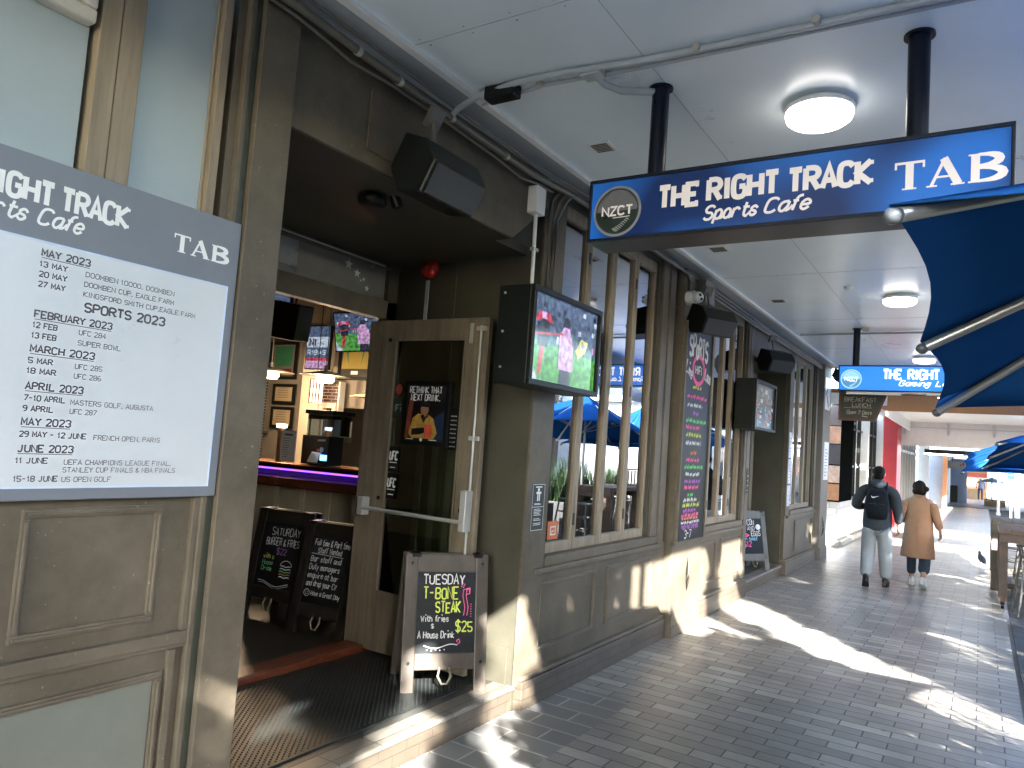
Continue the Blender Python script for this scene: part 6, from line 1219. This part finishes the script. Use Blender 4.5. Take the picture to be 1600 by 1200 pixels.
m.build('strap', BAG, bo, local=True); m = MB(); m.tube([(.0, -.345, 1.06), (-.02, -.352, 1.25)], .006, 6); m.tube([(-.11, -.352, 1.22), (.11, -.352, 1.22)], .005, 6); m.build('zip', BLACKM, bo, local=True)
m = MB(); pl = Plane((-.075, -.356, 1.30), (1, 0, 0), (0, .12, 1)); pts = [(0, .035), (.008, .008), (.03, .0), (.11, .038), (.04, .02), (.02, .02)]; pl.fill(m, pts, 0, .004); m.build('tick_mark', WHITEP, bo, local=True)
m = MB(); m.prism([(-.06, .30, 1.20), (.01, .30, 1.22), (.01, .315, 1.34), (-.06, .315, 1.32)], (0, .008, 0)); ph = m.build('phone', BLACK, None, local=True); ph.location = (-1.30, 12.4, 0); ph.rotation_euler = (0, 0, R(3)); tag(ph, 'dark phone held up by the person with the backpack', 'phone')
# the woman
wom = thing('person', 'person in a long camel coat, dark jeans and white shoes walking away', 'person', (-.80, 13.05, 0), (0, 0, R(-2)))
V = [(0, 0, .84), (0, .01, 1.02), (0, .015, 1.18), (0, .01, 1.30), (0, .02, 1.38), (-.005, .035, 1.435), (-.01, .045, 1.505), (-.01, .04, 1.565)]
E = [(i, i + 1) for i in range(7)]; Q = [(.14, .10), (.12, .09), (.14, .095), (.08, .07), (.047, .048), (.06, .07), (.068, .082), (.045, .055)]
wl = limb([(-.165, .0, 1.27), (-.25, -.05, 1.03), (-.17, .17, .93)], [.052, .04, .025], 3); wr = limb([(.165, .0, 1.27), (.235, -.04, 1.03), (.29, .05, .84)], [.052, .04, .025], 3)
limb([(-.085, 0, .78), (-.09, .10, .44), (-.085, .08, .09)], [.082, .055, .038], 0); limb([(.085, 0, .78), (.10, -.0, .44), (.10, -.22, .15)], [.082, .055, .038], 0)
hand_chain(V, E, Q, wl, (.3, .6, -.6), (0, 0, 1), (1, 0, 0), .92); hand_chain(V, E, Q, wr, (.08, .2, -1), (-.3, 1, 0), (-1, .1, 0), .92)
V += [Vector((-.01, .12, 1.475))]; E += [(6, len(V) - 1)]; Q += [(.014, .018)]
skin('body', V, E, Q, SKIN, wom)
m = MB(); rs = []
for z, wd, d in ((.43, .235, .205), (.47, .236, .206), (.62, .222, .19), (.80, .205, .168), (.98, .19, .148), (1.12, .188, .142), (1.23, .185, .13), (1.30, .155, .11), (1.345, .09, .085), (1.375, .068, .07)):
    rs.append([Vector((wd * math.cos(a) * (1 + .018 * math.sin(5 * a + z * 9) * (z < 1)), .01 + d * math.sin(a) * (1 + .03 * math.sin(3 * a) * (z < 1)), z)) for a in [k * math.pi / 14 for k in range(28)]])
m.rings(rs, caps=False); 
co = m.build('coat', CAMEL, wom, local=True, sub=1); sd = co.modifiers.new('thick', 'SOLIDIFY'); sd.thickness = .012
for sgn, pts, rr in ((-1, [(-.150, .0, 1.27), (-.21, -.02, 1.17), (-.265, -.05, 1.03), (-.19, .13, .95)], [(.075, .085), (.075, .08), .066, .052]), (1, [(.150, .0, 1.27), (.20, -.01, 1.17), (.245, -.045, 1.03), (.285, .035, .87)], [(.075, .085), (.075, .08), .066, .054])):
    skin('sleeve', pts, [(0, 1), (1, 2), (2, 3)], rr, CAMEL, wom)
m = MB(); m.rings([[Vector((.075 * s_ * math.cos(k * math.pi / 9), .015 + .078 * s_ * math.sin(k * math.pi / 9) , z)) for k in range(18)] for s_, z in ((1.25, 1.325), (1.18, 1.375), (1.0, 1.40))], caps=False); o = m.build('collar', CAMEL, wom, local=True, sub=1); o.modifiers.new('thick', 'SOLIDIFY').thickness = .012
m = MB(); m.tube([(.0, -.158, .98), (.004, -.175, .72), (.006, -.197, .44)], .0045, 6); m.build('back_seam', CAMEL, wom, local=True)
V = [(0, 0, .80)]; E = []; Q = [(.13, .10)]
limb([(-.085, 0, .70), (-.09, .08, .44), (-.088, .08, .15)], [.095, .075, .066], 0); limb([(.085, 0, .70), (.10, -.02, .44), (.10, -.17, .20)], [.095, .085, .09], 0)
skin('jeans', V, E, Q, DENIM, wom)
shoe('shoe', SHOEW, wom, Vector((-.085, .08, .105)), 5, 0, SHOEW, .93); shoe('shoe', SHOEW, wom, Vector((.10, -.20, .125)), -8, -30, SHOEW, .93)
m = MB(); m.ball((-.005, .005, 1.50), (.094, .10, .10), 18); m.ball((.01, -.045, 1.445), (.082, .06, .075), 16); m.ball((.085, -.035, 1.47), (.05, .05, .045), 12); m.ball((-.04, -.05, 1.43), (.055, .045, .055), 12); m.ball((.05, -.05, 1.42), (.05, .045, .05), 12); m.build('hair', HAIR2, wom, local=True)
m = MB(); m.ball((-.08, .05, 1.49), (.011, .02, .028), 10); m.build('ear', SKIN, wom, local=True)
# far walker
fw_ = thing('person', 'tiny far person in blue grey clothes standing near the kiosk', 'person', (-.05, 60, 0))
V = [(0, 0, .85), (0, 0, 1.05), (0, 0, 1.25), (0, 0, 1.36), (0, 0, 1.47)]; E = [(i, i + 1) for i in range(4)]; Q = [(.15, .11), (.16, .11), (.15, .1), .055, .095]
limb([(-.2, 0, 1.25), (-.25, 0, 1.0), (-.22, .05, .8)], [.06, .05, .04], 2); limb([(.2, 0, 1.25), (.25, 0, 1.0), (.22, .05, .8)], [.06, .05, .04], 2); limb([(-.09, 0, .8), (-.1, .05, .45), (-.1, .0, .05)], [.09, .07, .06], 0); limb([(.09, 0, .8), (.1, -.05, .45), (.1, -.1, .05)], [.09, .07, .06], 0)
skin('body', V, E, Q, [mat('blue_grey_cloth', (.16, .20, .28), .7), mat('dark_cloth', (.03, .035, .05), .7), HAIR], fw_, 1, post=lambda me: [setattr(p, 'material_index', 1 if p.center.z < .8 else (2 if p.center.z > 1.42 else 0)) for p in me.polygons])
# pigeon
pg = thing('pigeon', 'dark grey pigeon standing on the paving near the high tables', 'pigeon', (.03, 16.9, 0), (0, 0, R(20)))
PGM = mat('pigeon_feather', (.035, .038, .046), .5, var=.4, scale=30)
m = MB(); rs = []
for y, z, r1, r2 in ((-.19, .085, .012, .006), (-.15, .10, .028, .014), (-.10, .13, .05, .04), (-.04, .155, .062, .06), (.03, .175, .06, .062), (.07, .20, .045, .05), (.085, .235, .03, .034), (.095, .265, .03, .031), (.11, .285, .022, .022), (.125, .287, .008, .008), (.14, .282, .003, .003)):
    rs.append([Vector((r1 * math.cos(k * math.pi / 7), y, z + r2 * math.sin(k * math.pi / 7))) for k in range(14)])
m.rings(rs); m.build('body', PGM, pg, local=True)
m = MB()
for x in (-.025, .025): m.tube([(x, 0, .12), (x, .005, .01)], .006, 6); m.tube([(x, -.02, .005), (x, .04, .005)], .005, 6)
m.build('legs', mat('pigeon_leg', (.25, .06, .05), .6), pg, local=True)
